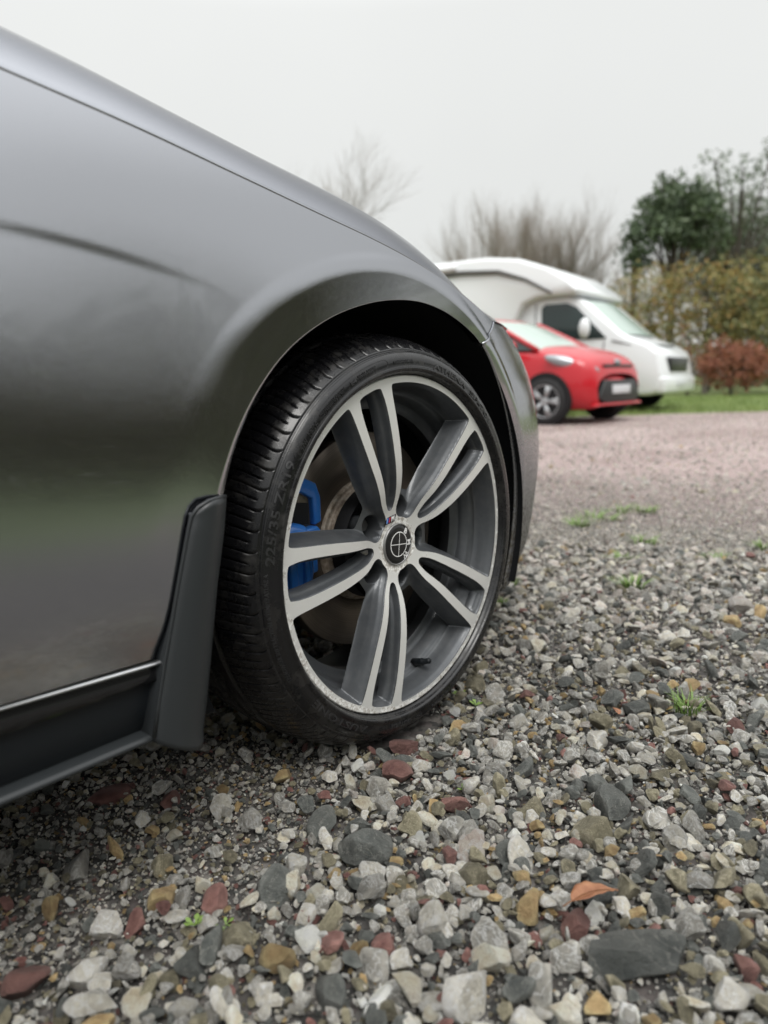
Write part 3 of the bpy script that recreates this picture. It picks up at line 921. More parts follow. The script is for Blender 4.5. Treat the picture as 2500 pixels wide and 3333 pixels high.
# tyre with cut tread
def tyre_mesh():
    prof = [  # r, y, long-groove depth, short-groove depth
        (.2440,.2120,0,0),(.2560,.2200,0,0),(.2750,.2240,0,0),(.2900,.2190,0,0),(.3000,.2100,0,0),(.3080,.2000,0,0),(.3130,.1880,0,0),(.3160,.1720,0,0),
        (.3172,.1580,0,0),(.3110,.1570,0,0),(.3110,.1490,0,0),(.3185,.1480,0,0),(.3195,.1300,0,0),(.3198,.1130,0,0),(.3130,.1120,0,0),(.3130,.1030,0,0),
        (.3198,.1020,0,0),(.3194,.0900,0,0),(.3182,.0720,0,0),(.3176,.0705,0,0),(.3110,.0700,0,0),(.3105,.0625,0,0),(.3168,.0618,0,0),
        (.3164,.0590,1,1),(.3150,.0500,1,1),(.3130,.0410,1,1),(.3102,.0320,1,1),(.3068,.0235,1,1),(.3030,.0160,1,1),(.3005,.0120,1,.6),(.2990,.0100,1,0),
        (.2968,.0072,.9,0),(.2948,.0048,.7,0),(.2930,.0026,.3,0),(.2920,.0012,0,0),(.2906,.0006,0,0),(.2896,.0010,0,0),(.2888,-.0012,0,0),
        (.2870,-.0034,0,0),(.2830,-.0068,0,0),(.2780,-.0096,0,0),(.2730,-.0106,0,0),(.2690,-.0104,0,0),(.2668,-.0112,0,0),(.2650,-.0126,0,0),(.2625,-.0128,0,0),
        (.2602,-.0112,0,0),(.2588,-.0075,0,0),(.2582,-.0042,0,0),(.2570,-.0030,0,0),(.2560,.0000,0,0),(.2555,.0060,0,0),(.2500,.0110,0,0)]
    prof = np.array(prof)
    offs = [(0,0,0),(.04,1,0),(.20,1,0),(.24,0,0),(.9,0,0),(1.5,0,0),(2.1,0,0),(2.5,0,0),(2.54,0,1),(2.66,0,1),(2.70,0,0),(3.4,0,0),(4.0,0,0),(4.6,0,0)]
    ang = np.array([k * 5 + o_[0] for k in range(72) for o_ in offs]); lg = np.array([o_[1] for o_ in offs] * 72, float); sh = np.array([o_[2] for o_ in offs] * 72, float)
    dep = .0042
    r = prof[None, :, 0] - dep * np.maximum(lg[:, None] * prof[None, :, 2], sh[:, None] * prof[None, :, 3])
    y = np.repeat(prof[None, :, 1], len(ang), 0)
    # grooves sweep backwards towards the shoulder
    tread = np.clip((prof[:, 0] - .288) / .01, 0, 1)
    shift = tread * (1.9 * np.clip(1 - prof[:, 1] / .06, 0, 1)**2 * np.clip(prof[:, 1] > -.01, 0, 1))
    A = np.radians(ang[:, None] - shift[None, :])
    Z = np.cos(A) * r
    P = np.stack([np.sin(A) * r, y, Z + ZC], -1)
    # contact patch: flattened a little, sidewall bulging
    low = P[..., 2] - .004; m_ = low < 0
    P[..., 2] = np.where(m_, .004 + low * .2, P[..., 2])
    return grid_mesh('tyre', P, closed_u=True)
ty = sub('tyre', fix_normals(tyre_mesh()), rubber)
ew = ty.modifiers.new('edges', 'EDGE_SPLIT') if False else None

def tyre_y(r):
    return float(np.interp(r, [.2582,.2588,.2602,.2625,.2650,.2668,.2690,.2730,.2780,.2830,.2870,.2888,.2906], [-.0042,-.0075,-.0112,-.0128,-.0126,-.0112,-.0104,-.0106,-.0096,-.0068,-.0034,-.0012,.0006]))
def ring_text(s, a0, a1, r, h, bold=.0002, extr=.0005, name='tyre_lettering', mat=None):
    me = text_mesh(s, h * 1.38, extr, bold)
    xs_ = [v.co.x for v in me.vertices]; x0, x1 = min(xs_), max(xs_)
    for v in me.vertices:
        x, y, z = v.co
        q = (x - x0) / (x1 - x0); a = R(a0 + (a1 - a0) * q); rr = r + y
        v.co = (rr * math.sin(a), tyre_y(rr) - z - .0005, rr * math.cos(a) + ZC)
    me.update()
    o = sub(name, me, mat or rubber_letter); me.polygons.foreach_set('use_smooth', [False] * len(me.polygons))
ring_text('ATHENA', 11.5, 30.5, .2720, .0085)
ring_text('SP-701', 33.5, 50, .2715, .0085)
ring_text('STANDARD RIM 8.5J', -8, 1, .2740, .0042, .0001)
ring_text('E4', -27.5, -25, .2740, .006, .0001)
ring_text('NOISE S2WR2', -24, -16, .2765, .0032, 0)
ring_text('02585549', -23.5, -17.5, .2720, .0032, 0)
ring_text('MAX LOAD 630 KG AT 340 KPA', -42, -30, .2765, .0032, 0)
ring_text('MAX PRESSURE 50 PSI', -42, -31, .2720, .0032, 0)
ring_text('EXTRA', -48.5, -44, .2765, .0034, 0)
ring_text('LOAD', -48.5, -44, .2720, .0034, 0)
ring_text('97W', -53, -49.8, .2745, .0065, .0001)
ring_text('225/35 ZR19', -84, -57, .2790, .0105, .0002)
ring_text('AUSTONE', 205, 232, .2740, .0098)
ring_text('OUTSIDE', 183, 193.5, .2735, .0065)
ring_text('TREADWEAR 300 TRACTION A TEMPERATURE A', 243, 274, .2835, .0042, .0001)
ring_text('DOT 1A1 3AUAP5', 156, 172, .2740, .0042, .0001)
ring_text('2421', 177.5, 180.5, .2745, .0040, .0001)
# raised rings and capsule outline round the small print
for rr in (.2868, .2662):
    sub('sidewall_ring', fix_normals(lathe_mesh('sidewall_ring', [(rr - .0005, tyre_y(rr) + .0003), (rr, tyre_y(rr) - .0005), (rr + .0005, tyre_y(rr) + .0003)], 240)), rubber)
cap_o = []
for a in np.linspace(-54.5, -12, 60): cap_o.append((a, .2812))
for q in np.linspace(0, 180, 9)[1:-1]: cap_o.append((-12 + 1.4 * math.sin(R(q)), .2751 + .0061 * math.cos(R(q))))
for a in np.linspace(-12, -54.5, 60): cap_o.append((a, .2690))
for q in np.linspace(0, 180, 9)[1:-1]: cap_o.append((-54.5 - 1.4 * math.sin(R(q)), .2751 - .0061 * math.cos(R(q))))
pp = [(r_ * math.sin(R(a)), tyre_y(r_) - .0001, r_ * math.cos(R(a)) + ZC) for a, r_ in cap_o]
sub('sidewall_outline', tube_mesh('sidewall_outline', pp + [pp[0]], .0004, 5, cap=False), rubber)
# little rubber whiskers
bm = bmesh.new()
for k in range(64):
    a = R(k * 5.6 + random.uniform(-1.4, 1.4)); r0_ = random.choice([.292, .2925, .299, .304])
    y_ = float(np.interp(r0_, [.291, .2948, .299, .3068], [.0006, .0048, .010, .0235]))
    p0 = Vector((r0_ * math.sin(a), y_, r0_ * math.cos(a) + ZC)); L_ = random.uniform(.003, .006)
    d = Vector((math.sin(a), -.35, math.cos(a))).normalized()
    if p0.z < .03: continue
    e = Vector((.00025, 0, .00025)); n_ = d.cross(Vector((0, 1, 0))).normalized() * .00025
    vs = [bm.verts.new(p) for p in (p0 - n_, p0 + n_, p0 + d * L_)]
    bm.faces.new(vs)
    vs = [bm.verts.new(p) for p in (p0 - Vector((0, .00025, 0)), p0 + Vector((0, .00025, 0)), p0 + d * L_)]
    bm.faces.new(vs)
o = sub('rubber_whiskers', bm_mesh('rubber_whiskers', bm), mould_vent); o['kind'] = 'stuff'

# brake disc, bell, caliper
link('brake_disc', fix_normals(lathe_mesh('brake_disc', [(.098, .093), (.1005, .0905), (.169, .0900), (.1705, .0915), (.1705, .112), (.169, .1135), (.1, .1135)], 160)), disc_mat, car)
link('disc_bell', fix_normals(lathe_mesh('disc_bell', [(.0985, .0945), (.0965, .0890), (.0925, .0875), (.089, .0885), (.087, .084), (.085, .0800), (.03, .0800)], 120)), rust_mat, car)
def cal(name, pts, y0_, y1_, bev=.004):
    me = prism_mesh(name, [(a, c + ZC) for a, c in pts], y0_, y1_, bev)
    o = link(name, me, blue_mat, car)
    return o
CX = -.012
def shx(p): return [(a_ + CX, c_) for a_, c_ in p]
cal('brake_caliper', shx([(-.190, -.060), (-.190, .048), (-.158, .056), (-.134, .050), (-.124, .030), (-.122, -.022), (-.135, -.058)]), .062, .125, .009)
cal('caliper_rib', shx([(-.176, -.045), (-.176, .038), (-.164, .042), (-.160, -.046)]), .056, .07, .003)
cal('caliper_rib', shx([(-.148, -.045), (-.148, .036), (-.138, .034), (-.136, -.044)]), .056, .07, .003)
cal('caliper_bracket', shx([(-.180, .074), (-.168, .104), (-.125, .116), (-.098, .104), (-.090, .082), (-.090, .046), (-.104, .042), (-.106, .082), (-.128, .094), (-.150, .088), (-.158, .072)]), .080, .098, .003)
cal('caliper_lug', shx([(-.128, -.030), (-.128, .040), (-.102, .042), (-.092, .030), (-.092, .010), (-.104, .004), (-.104, -.026)]), .076, .096, .003)
link('brake_pad', prism_mesh('brake_pad', [(a_ + CX, c_ + ZC) for a_, c_ in [(-.150, .05), (-.150, .082), (-.112, .076), (-.112, .045)]], .084, .09, .001), dark_mat, car)
link('caliper_bolt', tube_mesh('caliper_bolt', [(-.118, .068, .020 + ZC), (-.118, .090, .020 + ZC)], .0075, 12), bolt_mat, car)
# second front wheel on the far side
far = empty('wheel', (0, 2 * YC_, ZC), math.pi)
far.parent = car; far.matrix_parent_inverse = root_matrix(car).inverted()
for nm in ('tyre', 'rim_barrel'):
    o = bpy.data.objects.new(nm, bpy.data.objects[nm].data); COL.objects.link(o); o.parent = far
    o.matrix_basis = Matrix.Translation((0, 0, -ZC))
for k in range(5):
    o = bpy.data.objects.new('spoke', spoke_me); COL.objects.link(o); o.parent = far; o.matrix_basis = Matrix.Rotation(R(72 * k), 4, 'Y')

# ------------------------------------------------------------------ ground, lawn, gravel yard
lawn_mat = new_mat('lawn_grass', (.07, .12, .025), .8)
mix_noise(lawn_mat, (.12, .165, .045), (.20, .25, .08), 1.6, .35, .65, 8, .7)
add_bump(lawn_mat, 40, .8, .03, 6)
gm = mesh('lawn', [(-220, -220, -.012), (260, -220, -.012), (260, 260, -.012), (-220, 260, -.012)], [(0, 1, 2, 3)])
lawn = link('lawn', gm, lawn_mat, smooth=False); smart(lawn, kind='structure')

grit = new_mat('gravel_bed', (.2, .18, .17), .85)
t = grit.node_tree; b = t.nodes['Principled BSDF']
g = N(t, 'ShaderNodeNewGeometry')
v1 = N(t, 'ShaderNodeTexVoronoi', Scale=70.0); v2 = N(t, 'ShaderNodeTexVoronoi', Scale=26.0)
for v in (v1, v2): t.links.new(g.outputs['Position'], v.inputs['Vector'])
cr1 = N(t, 'ShaderNodeValToRGB'); els = cr1.color_ramp.elements; cr1.color_ramp.interpolation = 'CONSTANT'
els[0].position = 0; els[0].color = (.035, .034, .032, 1); els[1].position = .2; els[1].color = (.08, .075, .068, 1)
for p_, c_ in ((.38, (.07, .06, .056)), (.52, (.08, .075, .07)), (.68, (.12, .11, .10)), (.84, (.06, .055, .05)), (.93, (.16, .15, .135))):
    e_ = els.new(p_); e_.color = (*c_, 1)
sc1 = N(t, 'ShaderNodeSeparateColor'); t.links.new(v1.outputs['Color'], sc1.inputs[0]); t.links.new(sc1.outputs[0], cr1.inputs[0])
sxy = N(t, 'ShaderNodeSeparateXYZ'); t.links.new(g.outputs['Position'], sxy.inputs[0])
far_ = N(t, 'ShaderNodeMapRange'); far_.inputs['From Min'].default_value = .6; far_.inputs['From Max'].default_value = 3.6
t.links.new(sxy.outputs['X'], far_.inputs['Value'])
pn = N(t, 'ShaderNodeTexNoise', Scale=1.1, Detail=6, Roughness=.65, Distortion=.6); t.links.new(g.outputs['Position'], pn.inputs['Vector'])
pr_ = N(t, 'ShaderNodeMapRange'); pr_.inputs['From Min'].default_value = .3; pr_.inputs['From Max'].default_value = .7
t.links.new(pn.outputs['Fac'], pr_.inputs['Value'])
pk = N(t, 'ShaderNodeMix'); pk.data_type = 'RGBA'; pk.inputs['A'].default_value = (.235, .165, .155, 1); pk.inputs['B'].default_value = (.45, .36, .345, 1)
t.links.new(pr_.outputs[0], pk.inputs['Factor'])
mxa = N(t, 'ShaderNodeMix'); mxa.data_type = 'RGBA'; mxa.inputs['Factor'].default_value = .5
m5 = N(t, 'ShaderNodeMath', operation='MULTIPLY'); m5.inputs[1].default_value = .92; t.links.new(far_.outputs[0], m5.inputs[0])
t.links.new(m5.outputs[0], mxa.inputs['Factor']); t.links.new(cr1.outputs[0], mxa.inputs['A']); t.links.new(pk.outputs['Result'], mxa.inputs['B'])
t.links.new(mxa.outputs['Result'], b.inputs['Base Color'])
bp = N(t, 'ShaderNodeBump', Strength=.6, Distance=.010); bp.invert = True
t.links.new(v1.outputs['Distance'], bp.inputs['Height']); t.links.new(bp.outputs[0], b.inputs['Normal'])
# yard outline with a ragged edge towards the lawn
edge_pts = []
for q in np.linspace(-3.2, 14, 90):
    x = 10.05 + 1.8 * -q / 1.33 * .74; y = 2.75 + q
    nx = .16 * mnoise.noise(Vector((x * 1.3, y * 1.3, 0))) + .07 * mnoise.noise(Vector((x * 5, y * 5, 3)))
    edge_pts.append((x + nx, y + nx))
yard = [(-14, -2.35)] + [(x, -2.35 + .15 * mnoise.noise(Vector((x * 2, 0, 5))) - max(0, x - 4) * .0) for x in np.linspace(-13.5, 13.9, 60)] + edge_pts[1:] + [(-14, 16.5)]
me = mesh('gravel_yard', [(x, y, 0) for x, y in yard], [tuple(range(len(yard)))])
bm = bmesh.new(); bm.from_mesh(me); bmesh.ops.triangulate(bm, faces=bm.faces); bm.to_mesh(me); bm.free()
ground = link('gravel_yard', me, grit, smooth=False); smart(ground, kind='structure')

# stone colours
def stone_mat(name, c1, c2, vein=None, scale=1.2, rough=.42, veinw=.035):
    m_ = new_mat(name, c1, rough, spec=.5)
    t = m_.node_tree; b = t.nodes['Principled BSDF']
    tc_ = N(t, 'ShaderNodeTexCoord'); oi = N(t, 'ShaderNodeObjectInfo')
    off = N(t, 'ShaderNodeVectorMath', operation='ADD'); rs = N(t, 'ShaderNodeMath', operation='MULTIPLY'); rs.inputs[1].default_value = 57.0
    t.links.new(oi.outputs['Random'], rs.inputs[0]); t.links.new(tc_.outputs['Object'], off.inputs[0]); t.links.new(rs.outputs[0], off.inputs[1])
    n = N(t, 'ShaderNodeTexNoise', Scale=scale, Detail=8, Roughness=.68); t.links.new(off.outputs[0], n.inputs['Vector'])
    mr = N(t, 'ShaderNodeMapRange'); mr.inputs['From Min'].default_value = .34; mr.inputs['From Max'].default_value = .66
    t.links.new(n.outputs['Fac'], mr.inputs['Value'])
    mx_ = N(t, 'ShaderNodeMix'); mx_.data_type = 'RGBA'; mx_.inputs['A'].default_value = (*c1, 1); mx_.inputs['B'].default_value = (*c2, 1)
    t.links.new(mr.outputs[0], mx_.inputs['Factor']); last = mx_.outputs['Result']
    if vein:
        vn = N(t, 'ShaderNodeTexNoise', Scale=scale * .9, Detail=5, Roughness=.6, Distortion=1.2)
        of2 = N(t, 'ShaderNodeVectorMath', operation='ADD'); of2.inputs[1].default_value = (13, 7, 3)
        t.links.new(off.outputs[0], of2.inputs[0]); t.links.new(of2.outputs[0], vn.inputs['Vector'])
        sb = N(t, 'ShaderNodeMath', operation='SUBTRACT'); sb.inputs[1].default_value = .5; t.links.new(vn.outputs['Fac'], sb.inputs[0])
        ab = N(t, 'ShaderNodeMath', operation='ABSOLUTE'); t.links.new(sb.outputs[0], ab.inputs[0])
        vr = N(t, 'ShaderNodeMapRange'); vr.inputs['From Min'].default_value = 0; vr.inputs['From Max'].default_value = veinw
        vr.inputs['To Min'].default_value = .85; vr.inputs['To Max'].default_value = 0
        t.links.new(ab.outputs[0], vr.inputs['Value'])
        mv = N(t, 'ShaderNodeMix'); mv.data_type = 'RGBA'; mv.inputs['B'].default_value = (*vein, 1)
        t.links.new(vr.outputs[0], mv.inputs['Factor']); t.links.new(last, mv.inputs['A']); last = mv.outputs['Result']
    ge = N(t, 'ShaderNodeNewGeometry'); er = N(t, 'ShaderNodeMapRange')      # chipped, chalkier edges
    er.inputs['From Min'].default_value = .515; er.inputs['From Max'].default_value = .60; er.inputs['To Max'].default_value = .45
    t.links.new(ge.outputs['Pointiness'], er.inputs['Value'])
    me_ = N(t, 'ShaderNodeMix'); me_.data_type = 'RGBA'; me_.inputs['B'].default_value = (*[min(.85, c * 1.6 + .06) for c in c2], 1)
    t.links.new(er.outputs[0], me_.inputs['Factor']); t.links.new(last, me_.inputs['A']); last = me_.outputs['Result']
    hv = N(t, 'ShaderNodeHueSaturation')
    rv = N(t, 'ShaderNodeMapRange'); rv.inputs['To Min'].default_value = .62; rv.inputs['To Max'].default_value = 1.35
    t.links.new(oi.outputs['Random'], rv.inputs['Value']); t.links.new(rv.outputs[0], hv.inputs['Value'])
    t.links.new(last, hv.inputs['Color']); t.links.new(hv.outputs[0], b.inputs['Base Color'])
    bn = N(t, 'ShaderNodeTexNoise', Scale=scale * 4.5, Detail=9, Roughness=.75); t.links.new(off.outputs[0], bn.inputs['Vector'])
    bp = N(t, 'ShaderNodeBump', Strength=.7, Distance=.12); t.links.new(bn.outputs['Fac'], bp.inputs['Height']); t.links.new(bp.outputs[0], b.inputs['Normal'])
    return m_
SM = [
    stone_mat('pale_grey_limestone', (0.458, 0.429, 0.367), (0.800, 0.760, 0.645), (0.800, 0.800, 0.779)),
    stone_mat('mid_grey_limestone', (0.220, 0.218, 0.199), (0.507, 0.477, 0.420), (0.800, 0.800, 0.779), veinw=.045),
    stone_mat('dark_slate', (0.076, 0.084, 0.080), (0.179, 0.186, 0.170), (0.339, 0.333, 0.300), veinw=.012),
    stone_mat('olive_stone', (0.160, 0.146, 0.097), (0.339, 0.307, 0.209), (0.542, 0.485, 0.352), veinw=.015),
    stone_mat('maroon_slate', (0.169, 0.077, 0.069), (0.339, 0.178, 0.150)),
    stone_mat('tan_stone', (0.321, 0.211, 0.097), (0.610, 0.437, 0.225)),
    stone_mat('cream_stone', (0.644, 0.558, 0.390), (0.800, 0.800, 0.690), (0.507, 0.404, 0.284), veinw=.02),
    stone_mat('white_quartz', (0.800, 0.800, 0.704), (0.800, 0.800, 0.779)),
    stone_mat('pinkish_grey_stone', (0.542, 0.421, 0.359), (0.800, 0.760, 0.659), (0.800, 0.800, 0.779)),
]
PAL = [.20, .26, .17, .155, .05, .055, .07, .02, .02]

def stone_mesh(name, seed, level=2, dims=(1, .8, .55), planes=11, jag=.09):
    rg = np.random.default_rng(seed)
    bm = bmesh.new(); bmesh.ops.create_icosphere(bm, subdivisions=level, radius=1.0)
    V = np.array([v.co[:] for v in bm.verts])
    for _ in range(planes):
        n = rg.normal(size=3); n /= np.linalg.norm(n); d = rg.uniform(.42, .86)
        s = V @ n - d; V = V - np.clip(s, 0, None)[:, None] * n
    V = V * np.array(dims) * rg.uniform(.85, 1.15, 3)
    o = rg.uniform(0, 50, 3)
    for i, v in enumerate(V):
        V[i] = v * (1 + jag * mnoise.noise(Vector((v * 2.2 + o).tolist())))
    for v, p in zip(bm.verts, V): v.co = p
    me = bm_mesh(name, bm)
    return me

NS = 7
src = bpy.data.collections.new('stone_sources')      # kept out of the scene: only what is scattered renders
shapes = [stone_mesh('stone_shape', 100 + k, 3, [(1, .82, .58), (1, .7, .42), (1, .9, .7), (1, .62, .5), (1, .85, .38), (1, .75, .62), (1, .55, .36)][k], 15 + k % 4) for k in range(NS)]
for me_ in shapes:
    me_.polygons.foreach_set('use_smooth', [True] * len(me_.polygons))
    if hasattr(me_, 'set_sharp_from_angle'): me_.set_sharp_from_angle(angle=R(13))
stone_data = []
for c in range(len(SM)):
    for k in range(NS):
        m_ = shapes[k].copy(); m_.materials.append(SM[c])
        o = bpy.data.objects.new('s_%03d' % (c * NS + k), m_); src.objects.link(o); stone_data.append(m_)

cx_, cy_ = CAM.x, CAM.y
AX = math.atan2(fw.y, fw.x)
def wedge(density, r0, r1, half_deg, fn=None):
    """jittered points in the part of the yard in front of the camera"""
    cell = 1 / math.sqrt(density)
    x0, x1, y0_, y1_ = cx_ - 1.0, cx_ + r1, cy_ - r1, cy_ + r1
    nx, ny = int((x1 - x0) / cell), int((y1_ - y0_) / cell)
    gx, gy = np.meshgrid(np.arange(nx), np.arange(ny), indexing='ij')
    X = x0 + (gx + .5 + rng.uniform(-.5, .5, gx.shape)) * cell; Yv = y0_ + (gy + .5 + rng.uniform(-.5, .5, gx.shape)) * cell
    X = X.ravel(); Yv = Yv.ravel()
    dx, dy = X - cx_, Yv - cy_; r = np.hypot(dx, dy); a = (np.arctan2(dy, dx) - AX + np.pi) % (2 * np.pi) - np.pi
    ok = (r > r0) & (r < r1) & (np.abs(a) < np.radians(half_deg)) & (Yv > -2.3) & (X < 10.05 - (Yv - 2.75) * 1.0)
    ok &= (Yv < 1.9) | (X > .4)
    X, Yv = X[ok], Yv[ok]
    return X, Yv
def vnoise(X, Yv, s, o):
    return np.array([mnoise.noise(Vector((x * s + o, y * s, o))) for x, y in zip(X, Yv)])
pts_all = []
def add_class(density, r0, r1, half_deg, d0, d1, zf, pw=1.6, thin=None, pal=PAL):
    X, Yv = wedge(density, r0, r1, half_deg)
    if thin is not None:
        k = rng.uniform(size=len(X)) < thin(X, Yv); X, Yv = X[k], Yv[k]
    n = len(X); S = (d0 + (d1 - d0) * rng.uniform(size=n)**pw) / 2
    Z = zf(S, n)
    pr = np.array(pal) / sum(pal)
    C = rng.choice(len(SM), size=n, p=pr)
    # the far part of the yard is pinker
    dist = np.hypot(X - cx_, Yv - cy_)
    sw = rng.uniform(size=n) < np.clip((dist - 1.15) / 1.6, 0, .88)
    C = np.where(sw, rng.choice([8, 8, 0, 8, 8, 6, 1], size=n), C)
    T = C * NS + rng.integers(0, NS, n)
    rot = np.stack([rng.normal(0, .5, n), rng.normal(0, .5, n), rng.uniform(0, 6.28, n)], 1)
    pts_all.append(np.column_stack([X, Yv, Z, S, T, rot]))
# compacted finer patch beside the sill
def patch(X, Yv):
    d = np.hypot((X + .40) / .26, (Yv - .10) / .19)
    return np.clip((d - .75) / .6, .12, 1)
add_class(850, .35, 2.4, 42, .026, .050, lambda S, n: S * .35 + rng.uniform(.003, .012, n), 1.7, thin=patch)
near = lambda x, y: patch(x, y) * np.clip((1.0 - np.hypot(x - cx_, y - cy_)) / .25, 0, 1)
add_class(170, .35, 1.0, 42, .034, .058, lambda S, n: S * .4 + rng.uniform(.002, .010, n), 1.5, thin=near)
add_class(4200, .35, 3.3, 40, .015, .029, lambda S, n: S * .30 + rng.uniform(0, .014, n), 1.3, thin=lambda x, y: np.clip(patch(x, y) + .04, 0, 1) * np.clip((2.75 + 1.3 * vnoise(x, y, 1.6, 3.0) - np.hypot(x - cx_, y - cy_)) / 1.2, 0, 1) * np.clip(1.0 - (np.hypot(x - cx_, y - cy_) - .95) / .55, .28, 1))
add_class(8200, .35, 2.8, 38, .008, .0150, lambda S, n: S * .2 + rng.uniform(0, .010, n), 1.2)
add_class(16000, .35, 1.35, 36, .0035, .0075, lambda S, n: rng.uniform(0, .0075, n), 1.2)
fade = lambda x, y: np.clip((4.6 - np.hypot(x - cx_, y - cy_)) / 2.2, .0, 1)
add_class(16000, .45, 1.45, 36, .003, .0065, lambda S, n: rng.uniform(.001, .006, n), 1.0, thin=lambda x, y: np.clip(1.1 - patch(x, y) * 1.1, 0, 1), pal=[.2, .1, .06, .08, .08, .04, .2, .04, .3])
add_class(5200, 1.7, 5.2, 36, .009, .018, lambda S, n: S * .25 + rng.uniform(0, .008, n), 1.4, thin=fade)
add_class(50, 2.4, 6.5, 36, .03, .055, lambda S, n: S * .2, 2)
add_class(260, 3.5, 11.5, 34, .018, .034, lambda S, n: S * .15, 1.5)
PT = np.concatenate(pts_all)
# keep loose stones out of the tyre
inside = (np.abs(PT[:, 0]) < .075 + PT[:, 3]) & (PT[:, 1] > -.012 - PT[:, 3] * .5) & (PT[:, 1] < .23)
PT = PT[~inside]

def rot_m(r): return (Matrix.Rotation(r[2], 4, 'Z') @ Matrix.Rotation(r[1], 4, 'Y') @ Matrix.Rotation(r[0], 4, 'X'))

# the boldest stones of the picture, one object each
BIG = [  # x, y, length, width, height, turn, tilt, material, label
    (-.219, -.453, .108, .064, .042, -38, 6, 2, 'large flat dark grey slate slab lying against the brown leaf, lower right'),
    (-.264, -.140, .072, .062, .046, 20, 8, 2, 'dark slate boulder, biggest dark stone on the gravel in front of the tyre'),
    (-.259, -.062, .064, .036, .024, 35, -8, 2, 'flat dark slate stone just behind the dark slate boulder'),
    (-.058, -.337, .060, .044, .038, -35, 12, 3, 'squarish olive brown stone block standing proud, right of centre foreground'),
    (.000, -.330, .064, .050, .040, 15, -14, 2, 'dark green stone with pale veins behind the olive brown block'),
    (.038, -.300, .050, .036, .030, 60, 10, 2, 'dark stone leaning behind the dark green veined stone'),
    (-.040, -.018, .074, .034, .022, -20, 4, 4, 'long flat maroon slate lying against the foot of the tyre'),
    (-.115, -.062, .054, .042, .036, 10, 14, 4, 'chunky maroon brown stone halfway between tyre and dark boulder'),
    (-.120, -.163, .058, .026, .026, -30, 18, 4, 'pointed purple slate wedge right of the squarish olive stone'),
    (-.191, -.150, .040, .032, .030, 0, -6, 3, 'squarish olive stone just right of the dark slate boulder'),
    (-.353, -.346, .060, .048, .034, -15, 8, 0, 'big pale rough limestone at the bottom edge, right of centre'),
    (-.430, -.242, .056, .036, .030, 50, 10, 2, 'blurred dark slate with a slanted top at the bottom edge, centre'),
    (-.459, -.017, .034, .026, .026, 20, -10, 5, 'angular tan brown stone beside the cream stone, left foreground'),
    (-.429, -.064, .033, .028, .030, 0, 6, 4, 'upright maroon stone directly in front of the cream stone'),
    (-.420, -.030, .026, .022, .024, 40, 0, 6, 'cream white stone touching the upright maroon stone'),
    (-.498, -.027, .038, .026, .022, 70, 8, 4, 'dull maroon stone beside the pale angular stone, lower left'),
    (-.520, -.008, .036, .030, .030, 15, -8, 0, 'pale angular grey stone with a flat top, lower left'),
    (-.436, -.179, .040, .030, .028, 60, 20, 5, 'brown stone with a tilted greenish face at the lower centre'),
    (-.357, -.248, .028, .022, .022, 30, 0, 4, 'small round plum stone near the bottom centre'),
    (-.606, -.018, .042, .036, .034, 20, 10, 4, 'blurred maroon stone in the bottom left corner'),
    (-.560, -.046, .058, .030, .028, 28, 8, 0, 'long pale stone lying beside the maroon stone in the bottom left corner'),
    (-.495, .108, .052, .040, .026, 30, -6, 1, 'grey stone with white streaks on the left beyond the finer grit'),
    (-.545, .066, .036, .020, .022, 65, 16, 5, 'orange brown stone leaning on the left, near the sill shadow'),
    (-.225, -.338, .040, .032, .036, 10, 8, 5, 'upright tan brown stone left of the brown leaf'),
    (-.094, -.199, .036, .030, .026, 25, 0, 6, 'round cream speckled stone between the purple wedge and the veined stone'),
    (-.061, -.249, .050, .032, .026, -20, 10, 3, 'mossy olive stone between the cream speckled stone and the veined stone'),
    (.012, -.195, .062, .034, .028, 20, 4, 2, 'broad dark grey slate lying right of the tyre foot'),
    (.060, -.045, .052, .026, .022, -10, 4, 5, 'ochre stone by the right side of the tyre foot'),
    (.436, -.401, .058, .034, .026, 0, 8, 7, 'white stone at the right edge beyond the grass tuft'),
    (-.163, -.531, .032, .024, .024, 40, 6, 4, 'maroon stone at the right edge beside the large slate slab'),
    (-.288, -.440, .030, .024, .024, 0, 6, 5, 'brown stone at the bottom edge under the large slate slab'),
    (-.130, -.405, .034, .026, .030, 20, -8, 3, 'tan olive stone right of the brown leaf, standing upright'),
    (-.155, -.385, .046, .034, .028, -10, 12, 2, 'blue grey slate above the brown leaf on the right'),
    (-.300, -.393, .052, .034, .034, 30, 14, 1, 'grey pointed stone left of the slate slab, lower right'),
    (-.395, .220, .060, .040, .018, 10, 4, 4, 'maroon slate in the shade under the mud flap'),
    (-.345, .150, .044, .026, .018, 60, 6, 4, 'dark red slate in the shade just in front of the mud flap shadow'),
    (.95, -.24, .075, .05, .05, 20, 10, 8, 'pinkish stone standing alone on the gravel at the right'),
]
k = np.ones(len(PT), bool)
